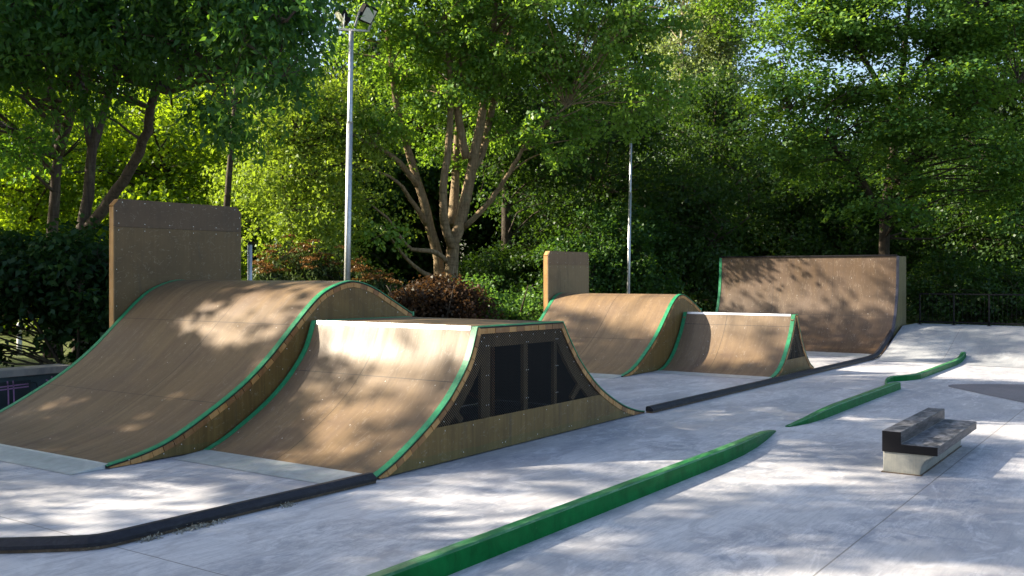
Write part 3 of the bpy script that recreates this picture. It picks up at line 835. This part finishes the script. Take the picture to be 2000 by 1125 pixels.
def foliage(blobs, clusters, sprays, leaves, csize, ssize, L, W, droop=.25, flat=.55, shell=.45, layered=0.0):
    """returns leaf arrays and the cluster / spray centres"""
    CC, U, _ = sample_blobs(blobs, clusters, shell)
    n = clusters * sprays
    ci = np.repeat(np.arange(clusters), sprays)
    off = rng.normal(size=(n, 3)) * np.array([1, 1, .55 - .25 * layered]) * csize * .55
    SC = CC[ci] + off
    sn = U[ci] * .55 + np.array([0, 0, 1.0]) * (1 + layered) + rng.normal(size=(n, 3)) * .35
    sn /= np.linalg.norm(sn, axis=1)[:, None]
    m = n * leaves; si = np.repeat(np.arange(n), leaves)
    a = np.cross(sn, np.array([.31, .52, .8])); a /= np.linalg.norm(a, axis=1)[:, None]; b = np.cross(sn, a)
    ang = rng.random(m) * 2 * math.pi; rad = np.sqrt(rng.random(m)) * ssize
    rv = a[si] * np.cos(ang)[:, None] + b[si] * np.sin(ang)[:, None]
    C = SC[si] + rv * rad[:, None] + sn[si] * (rng.normal(size=m) * ssize * .22)[:, None]
    C[:, 2] -= droop * (rad / ssize) ** 2 * ssize
    Nn = sn[si] * flat + rand_unit(m) * (1.05 - flat)
    D = rv * .7 + rng.normal(size=(m, 3)) * .5; D[:, 2] -= droop * 1.6
    tone = np.clip(rng.normal(.45, .2, m) + np.repeat(rng.normal(0, .16, n) + rng.normal(0, .20, clusters)[ci], leaves), 0, 1)
    return C, Nn, D, L * rng.uniform(.7, 1.2, m), W * rng.uniform(.75, 1.2, m), tone, CC, SC, ci

def branches(mb, limbs, CC, SC, ci, r1=.03, r2=.010, frac=.5):
    """limbs: list of (pts, rads); connect clusters to nearest lower limb point, then sprays to clusters"""
    LP = np.vstack([p for p, r in limbs]); LR = np.concatenate([r for p, r in limbs])
    for k, c in enumerate(CC):
        d = np.linalg.norm(LP - c, axis=1) + np.maximum(0, LP[:, 2] - c[2] + .3) * 1.5
        j = int(np.argmin(d)); p = LP[j]; dist = np.linalg.norm(c - p)
        mid = (p + c) / 2 + np.array([0, 0, .10 * dist]) + rng.normal(size=3) * .06 * dist
        mid2 = (p * .3 + mid * .7) + rng.normal(size=3) * .03 * dist
        ra = min(LR[j] * .7, r1 * (.6 + .25 * dist))
        mb.tube(smoothline([p, mid2, mid, c], 6), np.linspace(ra, r2 * .9, 6), 5, cap=False)
    pick = rng.random(len(SC)) < frac
    for s, k in zip(SC[pick], ci[pick]):
        c = CC[k]; mid = (s + c) / 2 + np.array([0, 0, .08]) + rng.normal(size=3) * .05
        mb.tube([c, mid, s], [r2, r2 * .7, r2 * .35], 3, cap=False)

def limb(pts, r0, r1, n=16, wob=.0):
    P = smoothline(pts, n)
    if wob: P[1:-1] += rng.normal(size=(n - 2, 3)) * wob
    return P, np.linspace(r0, r1, n)

def tree(name, label, limbs, blobs, mat, bark, clusters, sprays, leaves, csize, ssize, L, W, group=None, frac=.4, flare=True, **kw):
    base = limbs[0][0][0]
    t = thing(name, label, 'tree', tuple(base), group)
    C, Nn, D, LL, WW, tone, CC, SC, ci = foliage(blobs, clusters, sprays, leaves, csize, ssize, L, W, **kw)
    leaf_mesh('crown', C, Nn, D, LL, WW, tone, mat, t)
    m = MB()
    for (P, rd) in limbs:
        r_ = rd.copy()
        if flare and P[0][2] < .3: r_[0] *= 1.4; r_[1] *= 1.12
        m.tube(P, r_, 10)
    m.build('trunk', bark, t, smooth=True)
    m = MB(); branches(m, limbs, CC, SC, ci, frac=frac); m.build('branches', bark, t, smooth=True)
    return t

def G(px, d):            # ground point
    p = at(px, 537, d); p[2] = -.03; return p
def blob(px, py, d, rx, rz, ry=None):
    p = at(px, py, d); ry = rx if ry is None else ry
    return (p[0], p[1], p[2], rx, ry, rz)

ML = {}
ML['cherry'] = mat_leaf('cherry_leaf', (.020, .070, .028), (.055, .140, .046), (.20, .42, .025), .42)
ML['lime'] = mat_leaf('backlit_leaf', (.055, .120, .014), (.125, .205, .028), (.38, .56, .015), .52)
ML['pale'] = mat_leaf('pale_leaf', (.110, .180, .028), (.220, .290, .060), (.36, .52, .03), .42)
ML['maple'] = mat_leaf('field_maple_leaf', (.056, .138, .024), (.170, .285, .058), (.32, .54, .03), .42)
ML['sycamore'] = mat_leaf('sycamore_leaf', (.042, .118, .030), (.155, .275, .070), (.28, .48, .03), .40)
ML['poplar'] = mat_leaf('poplar_leaf', (.150, .205, .085), (.290, .345, .150), (.32, .44, .07), .38)
ML['dark'] = mat_leaf('woodland_leaf', (.012, .034, .010), (.046, .092, .022), (.11, .22, .016), .34)
ML['hazel'] = mat_leaf('hazel_leaf', (.018, .058, .016), (.060, .125, .030), (.12, .26, .02), .35)
ML['bush'] = mat_leaf('bush_leaf', (.010, .032, .013), (.030, .072, .022), (.06, .14, .015), .28)
ML['vib'] = mat_leaf('viburnum_leaf', (.035, .060, .022), (.075, .105, .035), (.10, .16, .02), .25)
ML['rust'] = mat_leaf('rusty_flower', (.13, .062, .018), (.25, .130, .040), (.18, .09, .02), .25)
ML['copper'] = mat_leaf('copper_leaf', (.034, .022, .014), (.090, .052, .030), (.13, .065, .02), .35)
ML['fresh'] = mat_leaf('fresh_leaf', (.050, .120, .028), (.120, .230, .060), (.20, .40, .04), .40)
BK = {'cherry': mat_bark('cherry_bark', (.045, .034, .028), (.105, .082, .066)),
      'maple': mat_bark('maple_bark', (.115, .080, .044), (.30, .225, .135)),
      'dark': mat_bark('dark_bark', (.030, .024, .018), (.070, .056, .042)),
      'pale': mat_bark('pale_bark', (.20, .165, .10), (.36, .31, .20))}

# --- 1 cherry trees, left
d = 19.0
l = [limb([G(160, d), at(160, 480, d), at(172, 380, d), at(182, 285, d), at(207, 200, d), at(230, 95, d - .5)], .155, .06, 22, .012),
     limb([at(163, 455, d), at(205, 405, d - .2), at(245, 345, d - .4), at(282, 270, d - .7), at(297, 200, d - 1), at(308, 172, d - 1.2)], .115, .075, 16, .01),
     limb([at(308, 172, d - 1.2), at(340, 178, d - 1.8), at(395, 158, d - 2.8), at(470, 150, d - 4.2), at(560, 158, d - 5.5)], .075, .025, 14, .015),
     limb([at(303, 180, d - 1.1), at(318, 120, d - 1.3), at(345, 20, d - 2.5)], .075, .03, 12, .015),
     limb([at(182, 285, d), at(166, 215, d + .2), at(158, 165, d + .4), at(150, 80, d)], .11, .04, 14, .015),
     limb([at(207, 200, d), at(262, 100, d - 1.5), at(420, 60, d - 4), at(560, 40, d - 6)], .08, .025, 16, .02)]
blobs = [blob(60, 50, 15.5, 1.6, .7), blob(200, 20, 15.5, 1.5, .6), blob(330, 40, 15, 1.4, .6), blob(440, 20, 14, 1.2, .6), blob(500, 50, 13.5, .9, .6), blob(565, 110, 13, .4, .6), blob(598, 170, 13, .22, .5), blob(520, 190, 13.6, .5, .35),
         blob(400, 110, 14.5, 1.1, .4), blob(200, 110, 16, 1.3, .4), blob(450, -80, 14, 1.6, .6), blob(250, -90, 15, 1.8, .5), blob(510, -40, 13, .8, .6), blob(70, 200, 16.5, .8, .4), blob(420, 260, 15.5, .5, .5), blob(470, 330, 16, .4, .45), blob(350, 230, 16, .5, .3), blob(20, 330, 16, .5, .4)]
tree('cherry_tree', 'dark leaved tree with forked leaning trunk overhanging the tall plywood panel', l, blobs, ML['cherry'], BK['cherry'], 135, 9, 24, .48, .32, .135, .062, 'broadleaf trees round the skatepark', frac=.6, droop=.5, flat=.4)
d = 20.5
l = [limb([G(104, d), at(103, 470, d), at(108, 380, d), at(113, 300, d), at(106, 200, d), at(85, 90, d - .6)], .15, .06, 20, .012),
     limb([at(112, 300, d), at(140, 220, d - .3), at(165, 180, d - .6), at(190, 90, d - 1.4)], .12, .04, 14, .012),
     limb([at(110, 340, d), at(60, 290, d + .4), at(-10, 230, d + .8), at(-90, 170, d + 1)], .07, .02, 12, .02)]
blobs = [blob(-60, 60, 16.0, 1.5, .9), blob(-180, 120, 17.5, 1.8, 1.4), blob(50, 10, 15.5, 1.4, .45), blob(20, 270, 18.5, .9, .4), blob(-240, -40, 17, 2.0, 1.3), blob(60, 350, 20, .8, .4)]
tree('cherry_tree', 'dark straight trunk at far left, second from the picture edge behind dark bush', l, blobs, ML['cherry'], BK['cherry'], 75, 9, 24, .55, .36, .14, .07, 'broadleaf trees round the skatepark', frac=.5, droop=.5, flat=.4)

# --- generic woodland tree, used for the trees that stand as background
def generic(name, label, base, h, crown_r, crown_z0, mat, bark, r0, clusters, sprays, leaves, L, W, group, lean=(0, 0), stems=3, csize=1.0, ssize=.45, layered=0.0, jmin=4):
    b = np.array(base, float)
    top = b + np.array([lean[0], lean[1], h * .92])
    ls = [limb([b, b + (top - b) * .3 + rng.normal(size=3) * .12, b + (top - b) * .65 + rng.normal(size=3) * .2, top], r0, r0 * .15, 14)]
    P, rd = ls[0]
    for k in range(stems * 2):
        j = rng.integers(jmin, 12); a = rng.random() * 2 * math.pi + k * 2.4
        e = P[j] + np.array([math.cos(a), math.sin(a), .65]) * crown_r * .75
        ls.append(limb([P[j], P[j] * .5 + e * .5 + np.array([0, 0, -.12 * crown_r * .3]), e], rd[j] * .6, .02, 8))
    bl = []
    zc = (crown_z0 + h) / 2; rz = (h - crown_z0) / 2
    for k in range(10):
        f = (k + .5) / 10; z = crown_z0 + (h - crown_z0) * f
        w = crown_r * (math.sin(math.pi * (.12 + .80 * f)) ** .7)
        for q in range(3):
            a = rng.random() * 6.28; rr_ = w * rng.uniform(.25, .6)
            q3 = b[:2] + np.array(lean) * f + np.array([math.cos(a), math.sin(a)]) * rr_
            bl.append((q3[0], q3[1], z, w * .55, w * .55, max(.5, rz * .17)))
    return tree(name, label, ls, bl, mat, bark, clusters, sprays, leaves, csize, ssize, L, W, group, frac=.3, layered=layered, droop=.35, flat=.45)

GRP = 'broadleaf trees round the skatepark'
def gb(px, d): return G(px, d)
# --- 2 yellow-green trees behind the cherries
generic('lime_tree', 'bright yellow green backlit tree behind the forked cherry trunk', gb(330, 30), 8.5, 4.2, .6, ML['lime'], BK['dark'], .2, 150, 9, 22, .15, .10, GRP)
generic('lime_tree', 'yellow green backlit foliage at left edge behind the straight dark trunk', gb(20, 29), 8.5, 4.2, .6, ML['lime'], BK['dark'], .2, 150, 9, 22, .15, .10, GRP)
# --- 3 pale green tree left of the first pole
generic('hornbeam_tree', 'pale green sunlit tree left of the near floodlight pole', gb(590, 24.5), 6.9, 2.4, .5, ML['pale'], BK['dark'], .14, 150, 9, 24, .105, .06, GRP, csize=.8, ssize=.34)
generic('ash_tree', 'tall dark trunk standing between the plywood panel and the near pole, crown above', gb(425, 22.5), 11.5, 2.6, 7.0, ML['sycamore'], BK['dark'], .10, 40, 13, 22, .13, .08, GRP, csize=.55, ssize=.4, lean=(.3, -.3), jmin=10)
# --- 4 many stemmed field maple
d = 26.0
l = [limb([G(880, d), at(884, 520, d), at(885, 480, d), at(905, 410, d), at(925, 310, d), at(945, 200, d), at(962, 90, d), at(970, -60, d)], .21, .05, 24, .012),
     limb([G(862, d + .3), at(856, 505, d + .3), at(838, 440, d + .2), at(822, 375, d), at(800, 300, d), at(780, 235, d - .2), at(764, 130, d - .4), at(750, 0, d - .5)], .17, .04, 22, .012),
     limb([at(883, 482, d - .2), at(868, 440, d - .4), at(867, 370, d - .5), at(875, 290, d - .5), at(880, 180, d - .5), at(872, 60, d - .5), at(860, -80, d - .5)], .12, .04, 20, .012),
     limb([at(905, 445, d), at(940, 412, d - .3), at(975, 368, d - .6), at(1010, 310, d - .9), at(1040, 262, d - 1.1), at(1105, 208, d - 1.2)], .085, .025, 20, .012),
     limb([at(915, 345, d), at(940, 300, d + .3), at(960, 220, d + .6), at(985, 120, d + .8), at(1010, -20, d + .8)], .12, .04, 16, .012),
     limb([at(912, 310, d - .1), at(897, 245, d - .3), at(892, 190, d - .3), at(905, 100, d - .3), at(925, -30, d - .3)], .12, .04, 14, .012),
     limb([at(818, 365, d), at(795, 335, d - .3), at(760, 300, d - .8), at(700, 270, d - 1.6), at(660, 240, d - 2)], .09, .025, 14, .012),
     limb([at(835, 440, d + .2), at(808, 398, d - .3), at(770, 350, d - .9), at(720, 330, d - 1.5)], .08, .02, 12, .012),
     limb([at(878, 515, d), at(845, 490, d - .5), at(800, 485, d - 1.0), at(760, 430, d - 1.6), at(725, 400, d - 2)], .075, .02, 12, .012),
     limb([at(850, 545, d), at(810, 520, d - .6), at(775, 480, d - 1.2), at(745, 440, d - 1.6)], .07, .02, 12, .012),
     limb([at(880, 440, d + .3), at(888, 380, d + .6), at(890, 300, d + .8), at(900, 190, d + 1)], .15, .05, 12, .01)]
blobs = [blob(760, 60, d, 1.4, 1.3), blob(760, 200, d - .5, 1.1, .9), blob(730, 330, d - 1.2, .9, .7), blob(860, 30, d - .5, 1.5, 1.2), blob(980, 60, d - .8, 1.6, 1.3), blob(900, 150, d - 1.2, 1.0, .7),
         blob(1100, 60, d - 1.2, 1.5, 1.2), blob(1220, 70, d - 1.6, 1.3, 1.2), blob(1120, 190, d - .8, 1.1, .8), blob(1240, 190, d - 1.4, .9, .8), blob(830, -120, d, 2.2, 1.5), blob(1050, -120, d, 2.4, 1.5),
         blob(1230, -80, d - .5, 1.6, 1.3), blob(740, 440, d - 1.6, .7, .5), blob(830, 270, d + .8, .8, .7), blob(1000, 220, d + 1, 1.0, .8), blob(720, -60, d, 1.2, 1.2), blob(790, 400, d + 1.6, .7, .6), blob(690, 230, d - 1.5, .7, .8), blob(1060, 270, d - 1.6, .8, .45), blob(1150, 250, d - 1.6, .7, .4), blob(960, 250, d + 1.2, .9, .5), blob(870, 360, d + 1.3, .8, .5)]
tree('field_maple', 'large many stemmed tree with pale trunks in the middle, lit from left', l, blobs, ML['maple'], BK['maple'], 250, 12, 26, .55, .30, .120, .085, GRP, frac=.5, droop=.3, flat=.42)
# --- 5 darker trees behind right of it
generic('woodland_tree', 'dark slim trunk directly right of the many stemmed pale tree', gb(990, 31), 13.5, 3.6, 3.2, ML['dark'], BK['dark'], .2, 170, 9, 24, .125, .085, GRP)
generic('woodland_tree', 'dark green full crowned tree behind the distant floodlight pole', gb(1160, 35.5), 9.5, 4.0, .8, ML['dark'], BK['dark'], .2, 190, 9, 24, .13, .09, GRP)
generic('woodland_tree', 'low dark leafy tree between distant pole and the quarter pipe', gb(1330, 31), 5.2, 2.6, .3, ML['dark'], BK['dark'], .14, 150, 9, 24, .12, .085, GRP, csize=.8, ssize=.4)
# --- 6 pale tall poplars
for k, (px, lab, dd, hh) in enumerate(((1345, 'pale slender tall tree, leftmost of the grey green trio right of centre', 44, 19), (1392, 'pale slender tall tree, middle one of the grey green trio right of centre', 47, 20), (1440, 'pale slender tall tree, rightmost of the grey green trio right of centre', 45, 18))):
    generic('poplar_tree', lab, gb(px, dd), hh, 2.0, 4.5, ML['poplar'], BK['pale'], .22, 105, 8, 20, .14, .12, GRP, lean=(.3 - .3 * k, .2), csize=.8, ssize=.4)
# --- 7 sycamore, right
d = 31.0
l = [limb([G(1727, d), at(1726, 480, d), at(1730, 400, d), at(1745, 300, d), at(1755, 200, d), at(1770, 60, d), at(1780, -100, d)], .19, .05, 22, .015),
     limb([at(1728, 430, d), at(1700, 380, d - .4), at(1660, 320, d - 1), at(1600, 260, d - 1.8), at(1540, 220, d - 2.4)], .12, .03, 14, .015),
     limb([at(1732, 380, d), at(1770, 320, d - .5), at(1830, 260, d - 1.2), at(1910, 200, d - 2), at(1990, 160, d - 2.4)], .13, .03, 14, .015),
     limb([at(1750, 250, d), at(1720, 170, d - .8), at(1670, 90, d - 1.6), at(1620, 0, d - 2)], .12, .03, 14, .015),
     limb([at(1752, 230, d), at(1800, 130, d - .5), at(1870, 40, d - 1), at(1930, -60, d - 1)], .11, .03, 14, .015)]
blobs = []
for (px, py, dd, rx, rz) in ((1560, 60, -1.5, 1.3, .8), (1500, 110, -1.8, 1.0, .6), (1480, 10, -1, 1.2, .8), (1500, 220, -1.8, .8, .4), (1660, 30, -1.5, 1.6, .9), (1780, 40, -1.5, 1.7, .9), (1900, 50, -1.2, 1.6, .9), (2000, 90, -1, 1.5, 1.0), (1540, 170, -2, 1.2, .55), (1640, 160, -2.2, 1.3, .6), (1750, 150, -2.2, 1.4, .6), (1860, 160, -2.2, 1.4, .6), (1970, 200, -1.8, 1.4, .7),
                             (1540, 260, -2, 1.1, .5), (1640, 260, -2, 1.3, .5), (1760, 250, -2.2, 1.4, .55), (1880, 270, -2.2, 1.4, .6), (1990, 310, -1.8, 1.2, .7), (1600, 340, -1, 1.0, .4), (1720, 330, -.8, 1.1, .45), (1850, 350, -1.5, 1.2, .45), (1960, 400, -1.2, 1.0, .5),
                             (1600, -80, -1, 2.0, 1.2), (1720, 410, -1.8, 1.1, .35), (1650, 90, -.5, 1.2, .5), (1700, 200, -.5, 1.2, .5), (1760, -120, -.5, 2.4, 1.4), (1930, -80, 0, 2.2, 1.3), (2080, 0, 0, 1.8, 1.6), (1530, 320, -.5, .8, .4)):
    blobs.append(blob(px, py, d + dd, rx, rz))
tree('sycamore_tree', 'broad tree with layered leaves above the right end of the quarter pipe', l, blobs, ML['sycamore'], BK['dark'], 400, 9, 26, .8, .42, .130, .110, GRP, frac=.35, droop=.3, flat=.62, layered=.8)
generic('woodland_tree', 'dark tree at right edge behind the metal railing', gb(1890, 36), 7.5, 3.6, .6, ML['dark'], BK['dark'], .22, 170, 9, 22, .14, .10, GRP)
generic('woodland_tree', 'shaded tree directly behind the top of the quarter pipe', gb(1560, 37), 6.0, 3.4, .5, ML['dark'], BK['dark'], .18, 170, 9, 22, .14, .10, GRP)

# --- 8 deep woodland: individual trees in a loop, copies of three sources
srcs = [generic('woodland_tree', 'x', (0, 0, -.03), 13, 4.6, 1.2, ML['dark'], BK['dark'], .25, 170, 9, 20, .20, .15, 'deep woodland trees', csize=1.3, ssize=.6),
        generic('woodland_tree', 'x', (0, 0, -.03), 10, 4.4, .4, ML['dark'], BK['dark'], .22, 170, 9, 20, .20, .15, 'deep woodland trees', csize=1.3, ssize=.6)]
spots = [(60, 46), (250, 42), (430, 45), (610, 40), (720, 46), (850, 42), (960, 48), (1070, 44), (1190, 50), (1290, 43), (1400, 40), (1500, 46), (1610, 44), (1720, 50), (1790, 43), (1900, 47), (2010, 43), (2120, 47), (-120, 43), (2230, 40),
         (150, 56), (520, 57), (780, 58), (1130, 60), (1650, 60), (1880, 58)]
used = set()
for k, (px, dd) in enumerate(spots):
    s = srcs[k % 2]
    o = s if s.name not in used else copy_tree(s)
    used.add(s.name)
    o.location = G(px, dd); o.rotation_euler.z = rng.random() * 6.28; f = rng.uniform(.85, 1.15) * (.74 if 1240 < px < 1850 else 1.0); o.scale = (f, f, f)
    o['label'] = 'dark woodland tree in the shaded mass behind the skatepark'
# --- shading trees out of frame on the sun's side (they cast the dapples)
rng = np.random.default_rng(77)
sh = generic('plane_tree', 'tall open crowned tree on the sunny side beyond the left frame edge', G(-700, 17), 14.5, 4.3, 5.5, ML['maple'], BK['dark'], .24, 56, 14, 20, .19, .15, 'trees beyond the left edge', csize=.62, ssize=.46, jmin=7)
SH = [((-7.15, 17.93), 4.27, 1.09), ((-3.05, 17.4), 1.37, 1.08), ((0.52, 20.46), 0.16, 0.64), ((3.46, 29.33), 6.62, 1.13), ((-0.74, 25.58), 3.01, 1.07), ((4.98, 19.59), 2.78, 1.12), ((-1.19, 21.49), 10.5, 0.69)]
for k, (xy, a, f) in enumerate(SH):
    o = sh if k == 0 else copy_tree(sh)
    o.location = (xy[0], xy[1], -.03); o.rotation_euler.z = a; o.scale = (f, f, f)


# --- shrubs
def shrub(name, label, blobs, mat, clusters, sprays, leaves, csize, ssize, L, W, base, extra=None, group=None, **kw):
    t = thing(name, label, 'shrub', tuple(base), group)
    C, Nn, D, LL, WW, tone, CC, SC, ci = foliage(blobs, clusters, sprays, leaves, csize, ssize, L, W, **kw)
    keep = C[:, 2] > 0
    leaf_mesh('foliage', C[keep], Nn[keep], D[keep], LL[keep], WW[keep], tone[keep], mat, t)
    b = np.array(base, float); ls = []
    for k in range(6):
        a = k * 1.05; ls.append(limb([b + np.array([math.cos(a), math.sin(a), 0]) * .1, b + np.array([math.cos(a) * .5, math.sin(a) * .5, .7]), b + np.array([math.cos(a) * 1.0, math.sin(a) * 1.0, 1.5])], .03, .012, 7))
    m = MB()
    for P, rd in ls: m.tube(P, rd, 5)
    branches(m, ls, CC, SC, ci, .02, .007, .3); m.build('stems', BK['dark'], t, smooth=True)
    if extra:
        # flat rusty flower heads on the outer sprays
        lo, n, mt, r_ = extra
        idx = rng.choice(np.where(SC[:, 2] > lo)[0], n)
        hc = SC[idx] + np.array([0, 0, .16]) - FW * .12; k2 = 40
        hi = np.repeat(np.arange(n), k2); off = rng.normal(size=(n * k2, 3)) * np.array([r_, r_, r_ * .25])
        leaf_mesh('flower_heads', hc[hi] + off, rand_unit(n * k2) + np.array([0, 0, .6]), rand_unit(n * k2), np.full(n * k2, .06), np.full(n * k2, .035), np.clip(rng.normal(.5, .3, n * k2), 0, 1), mt, t)
    return t
d = 15.5
shrub('laurel_bush', 'big dark glossy bush at left edge beside the tall plywood panel', [blob(30, 540, d, 1.0, .45), blob(150, 560, d, .9, .75), blob(230, 600, d + .6, .9, .9), blob(190, 670, d + .2, .5, .4), blob(-140, 590, d, .8, 1), blob(60, 510, d + .4, 1.0, .35)], ML['bush'], 130, 9, 24, .48, .30, .13, .085, G(150, d), shell=.5)
d = 22.3
shrub('viburnum_shrub', 'shrub with rusty brown flower heads left of near pole', [blob(575, 540, d, .85, .62), blob(540, 560, d, .57, .57), blob(620, 555, d, .57, .57)], ML['vib'], 70, 8, 22, .4, .22, .13, .04, G(580, d), extra=(1.55, 110, ML['rust'], .075), droop=.7)
d = 22.0
shrub('viburnum_shrub', 'smaller shrub with few rusty flower heads right of near pole', [blob(722, 570, d, .48, .46), blob(757, 590, d, .45, .45)], ML['vib'], 40, 8, 20, .32, .2, .13, .04, G(735, d), extra=(1.35, 28, ML['rust'], .075), droop=.7)
d = 20.0
shrub('copper_shrub', 'copper red leaved shrub at foot of the many stemmed tree', [blob(850, 600, d, .72, .52), blob(800, 607, d, .5, .47), blob(900, 605, d, .42, .47)], ML['copper'], 100, 8, 22, .35, .22, .075, .06, G(850, d))
d = 21.0
shrub('dogwood_shrub', 'fresh green low shrub right of the copper red one', [blob(990, 620, d, .75, .4), blob(1050, 615, d, .5, .4), blob(930, 625, d, .5, .38), blob(930, 575, d + .3, .35, .3)], ML['fresh'], 100, 8, 22, .35, .22, .085, .06, G(990, d))
d = 28.0
shrub('hazel_shrub', 'tall mid green shrub behind the smaller tan plywood panel', [blob(1130, 520, d, .8, .8), blob(1210, 500, d, .8, .9), blob(1265, 540, d, .6, .6), blob(1080, 560, d, .6, .6), blob(1180, 440, d + .5, .6, .5), blob(1250, 450, d + 1, .6, .5)], ML['hazel'], 130, 9, 22, .5, .28, .10, .08, G(1190, d))
d = 30
shrub('understory_shrub', 'dark undergrowth behind the railing at right', [blob(1850, 560, d, 1.3, .9), blob(1980, 580, d, 1.3, .8), blob(2100, 570, d, 1.2, .9)], ML['dark'], 110, 9, 20, .6, .3, .11, .08, G(1930, d))
shrub('understory_shrub', 'dark undergrowth between copper shrub and the smaller panel', [blob(1000, 540, 30, 1.3, .8), blob(1090, 530, 30, 1.0, .8)], ML['dark'], 90, 9, 20, .6, .3, .11, .08, G(1040, 30))

# ------------------------------------------------------------------ small litter along the near kerb
n = 420
kx = np.concatenate([rng.normal(3.86, .04, 110), rng.normal(4.22, .10, 250), rng.normal(4.98, .035, 60)])
ky = np.interp(kx, bend[:, 0], bend[:, 1]) - .02 - np.abs(rng.normal(0, .022, n))
C = np.stack([kx, ky, np.abs(rng.normal(.008, .010, n))], 1)
lt = leaf_mesh('leaf_litter', C, rand_unit(n), rand_unit(n), rng.uniform(.012, .04, n), rng.uniform(.004, .012, n), rng.random(n), mat_leaf('dry_litter', (.22, .21, .17), (.50, .48, .42), (.2, .2, .15), .2), None)
tag(lt, kind='stuff')

# ------------------------------------------------------------------ light
EL = R(31.0); az = np.array([-.46, .89]); az /= np.linalg.norm(az)      # horizontal direction towards the sun
S = np.array([az[0] * math.cos(EL), az[1] * math.cos(EL), math.sin(EL)])
from mathutils import Vector
sun = bpy.data.lights.new('sun', 'SUN'); sun.energy = 5.0; sun.angle = R(.53); sun.color = (1, .87, .68)
so = bpy.data.objects.new('sun', sun); COL.objects.link(so); so.location = (-20, 40, 40)
so.rotation_euler = Vector(tuple(S)).to_track_quat('Z', 'Y').to_euler()
w = bpy.data.worlds.new('World'); scene.world = w; w.use_nodes = True
nt = w.node_tree; sky = nt.nodes.new('ShaderNodeTexSky'); sky.sky_type = 'NISHITA'; sky.sun_disc = False; sky.dust_density = 2.5
sky.sun_elevation = EL; sky.sun_rotation = math.atan2(az[0], az[1])
bg = nt.nodes['Background']; bg.inputs[1].default_value = .085; nt.links.new(sky.outputs[0], bg.inputs[0])

# ------------------------------------------------------------------ camera
cam = bpy.data.cameras.new('camera'); cam.sensor_width = 36; cam.lens = 36 * FPX / 2000
cam.shift_y = -(562.5 - HORY) / 2000; cam.clip_end = 600
co = bpy.data.objects.new('camera', cam); COL.objects.link(co); co.location = (0, 0, CAMH)
co.rotation_euler = (R(90), 0, TH - R(90)); scene.camera = co
scene.view_settings.view_transform = 'Standard'; scene.view_settings.look = 'None'; scene.view_settings.gamma = 1
scene.view_settings.exposure = 1.82
scene.cycles.max_bounces = 6; scene.cycles.transparent_max_bounces = 12
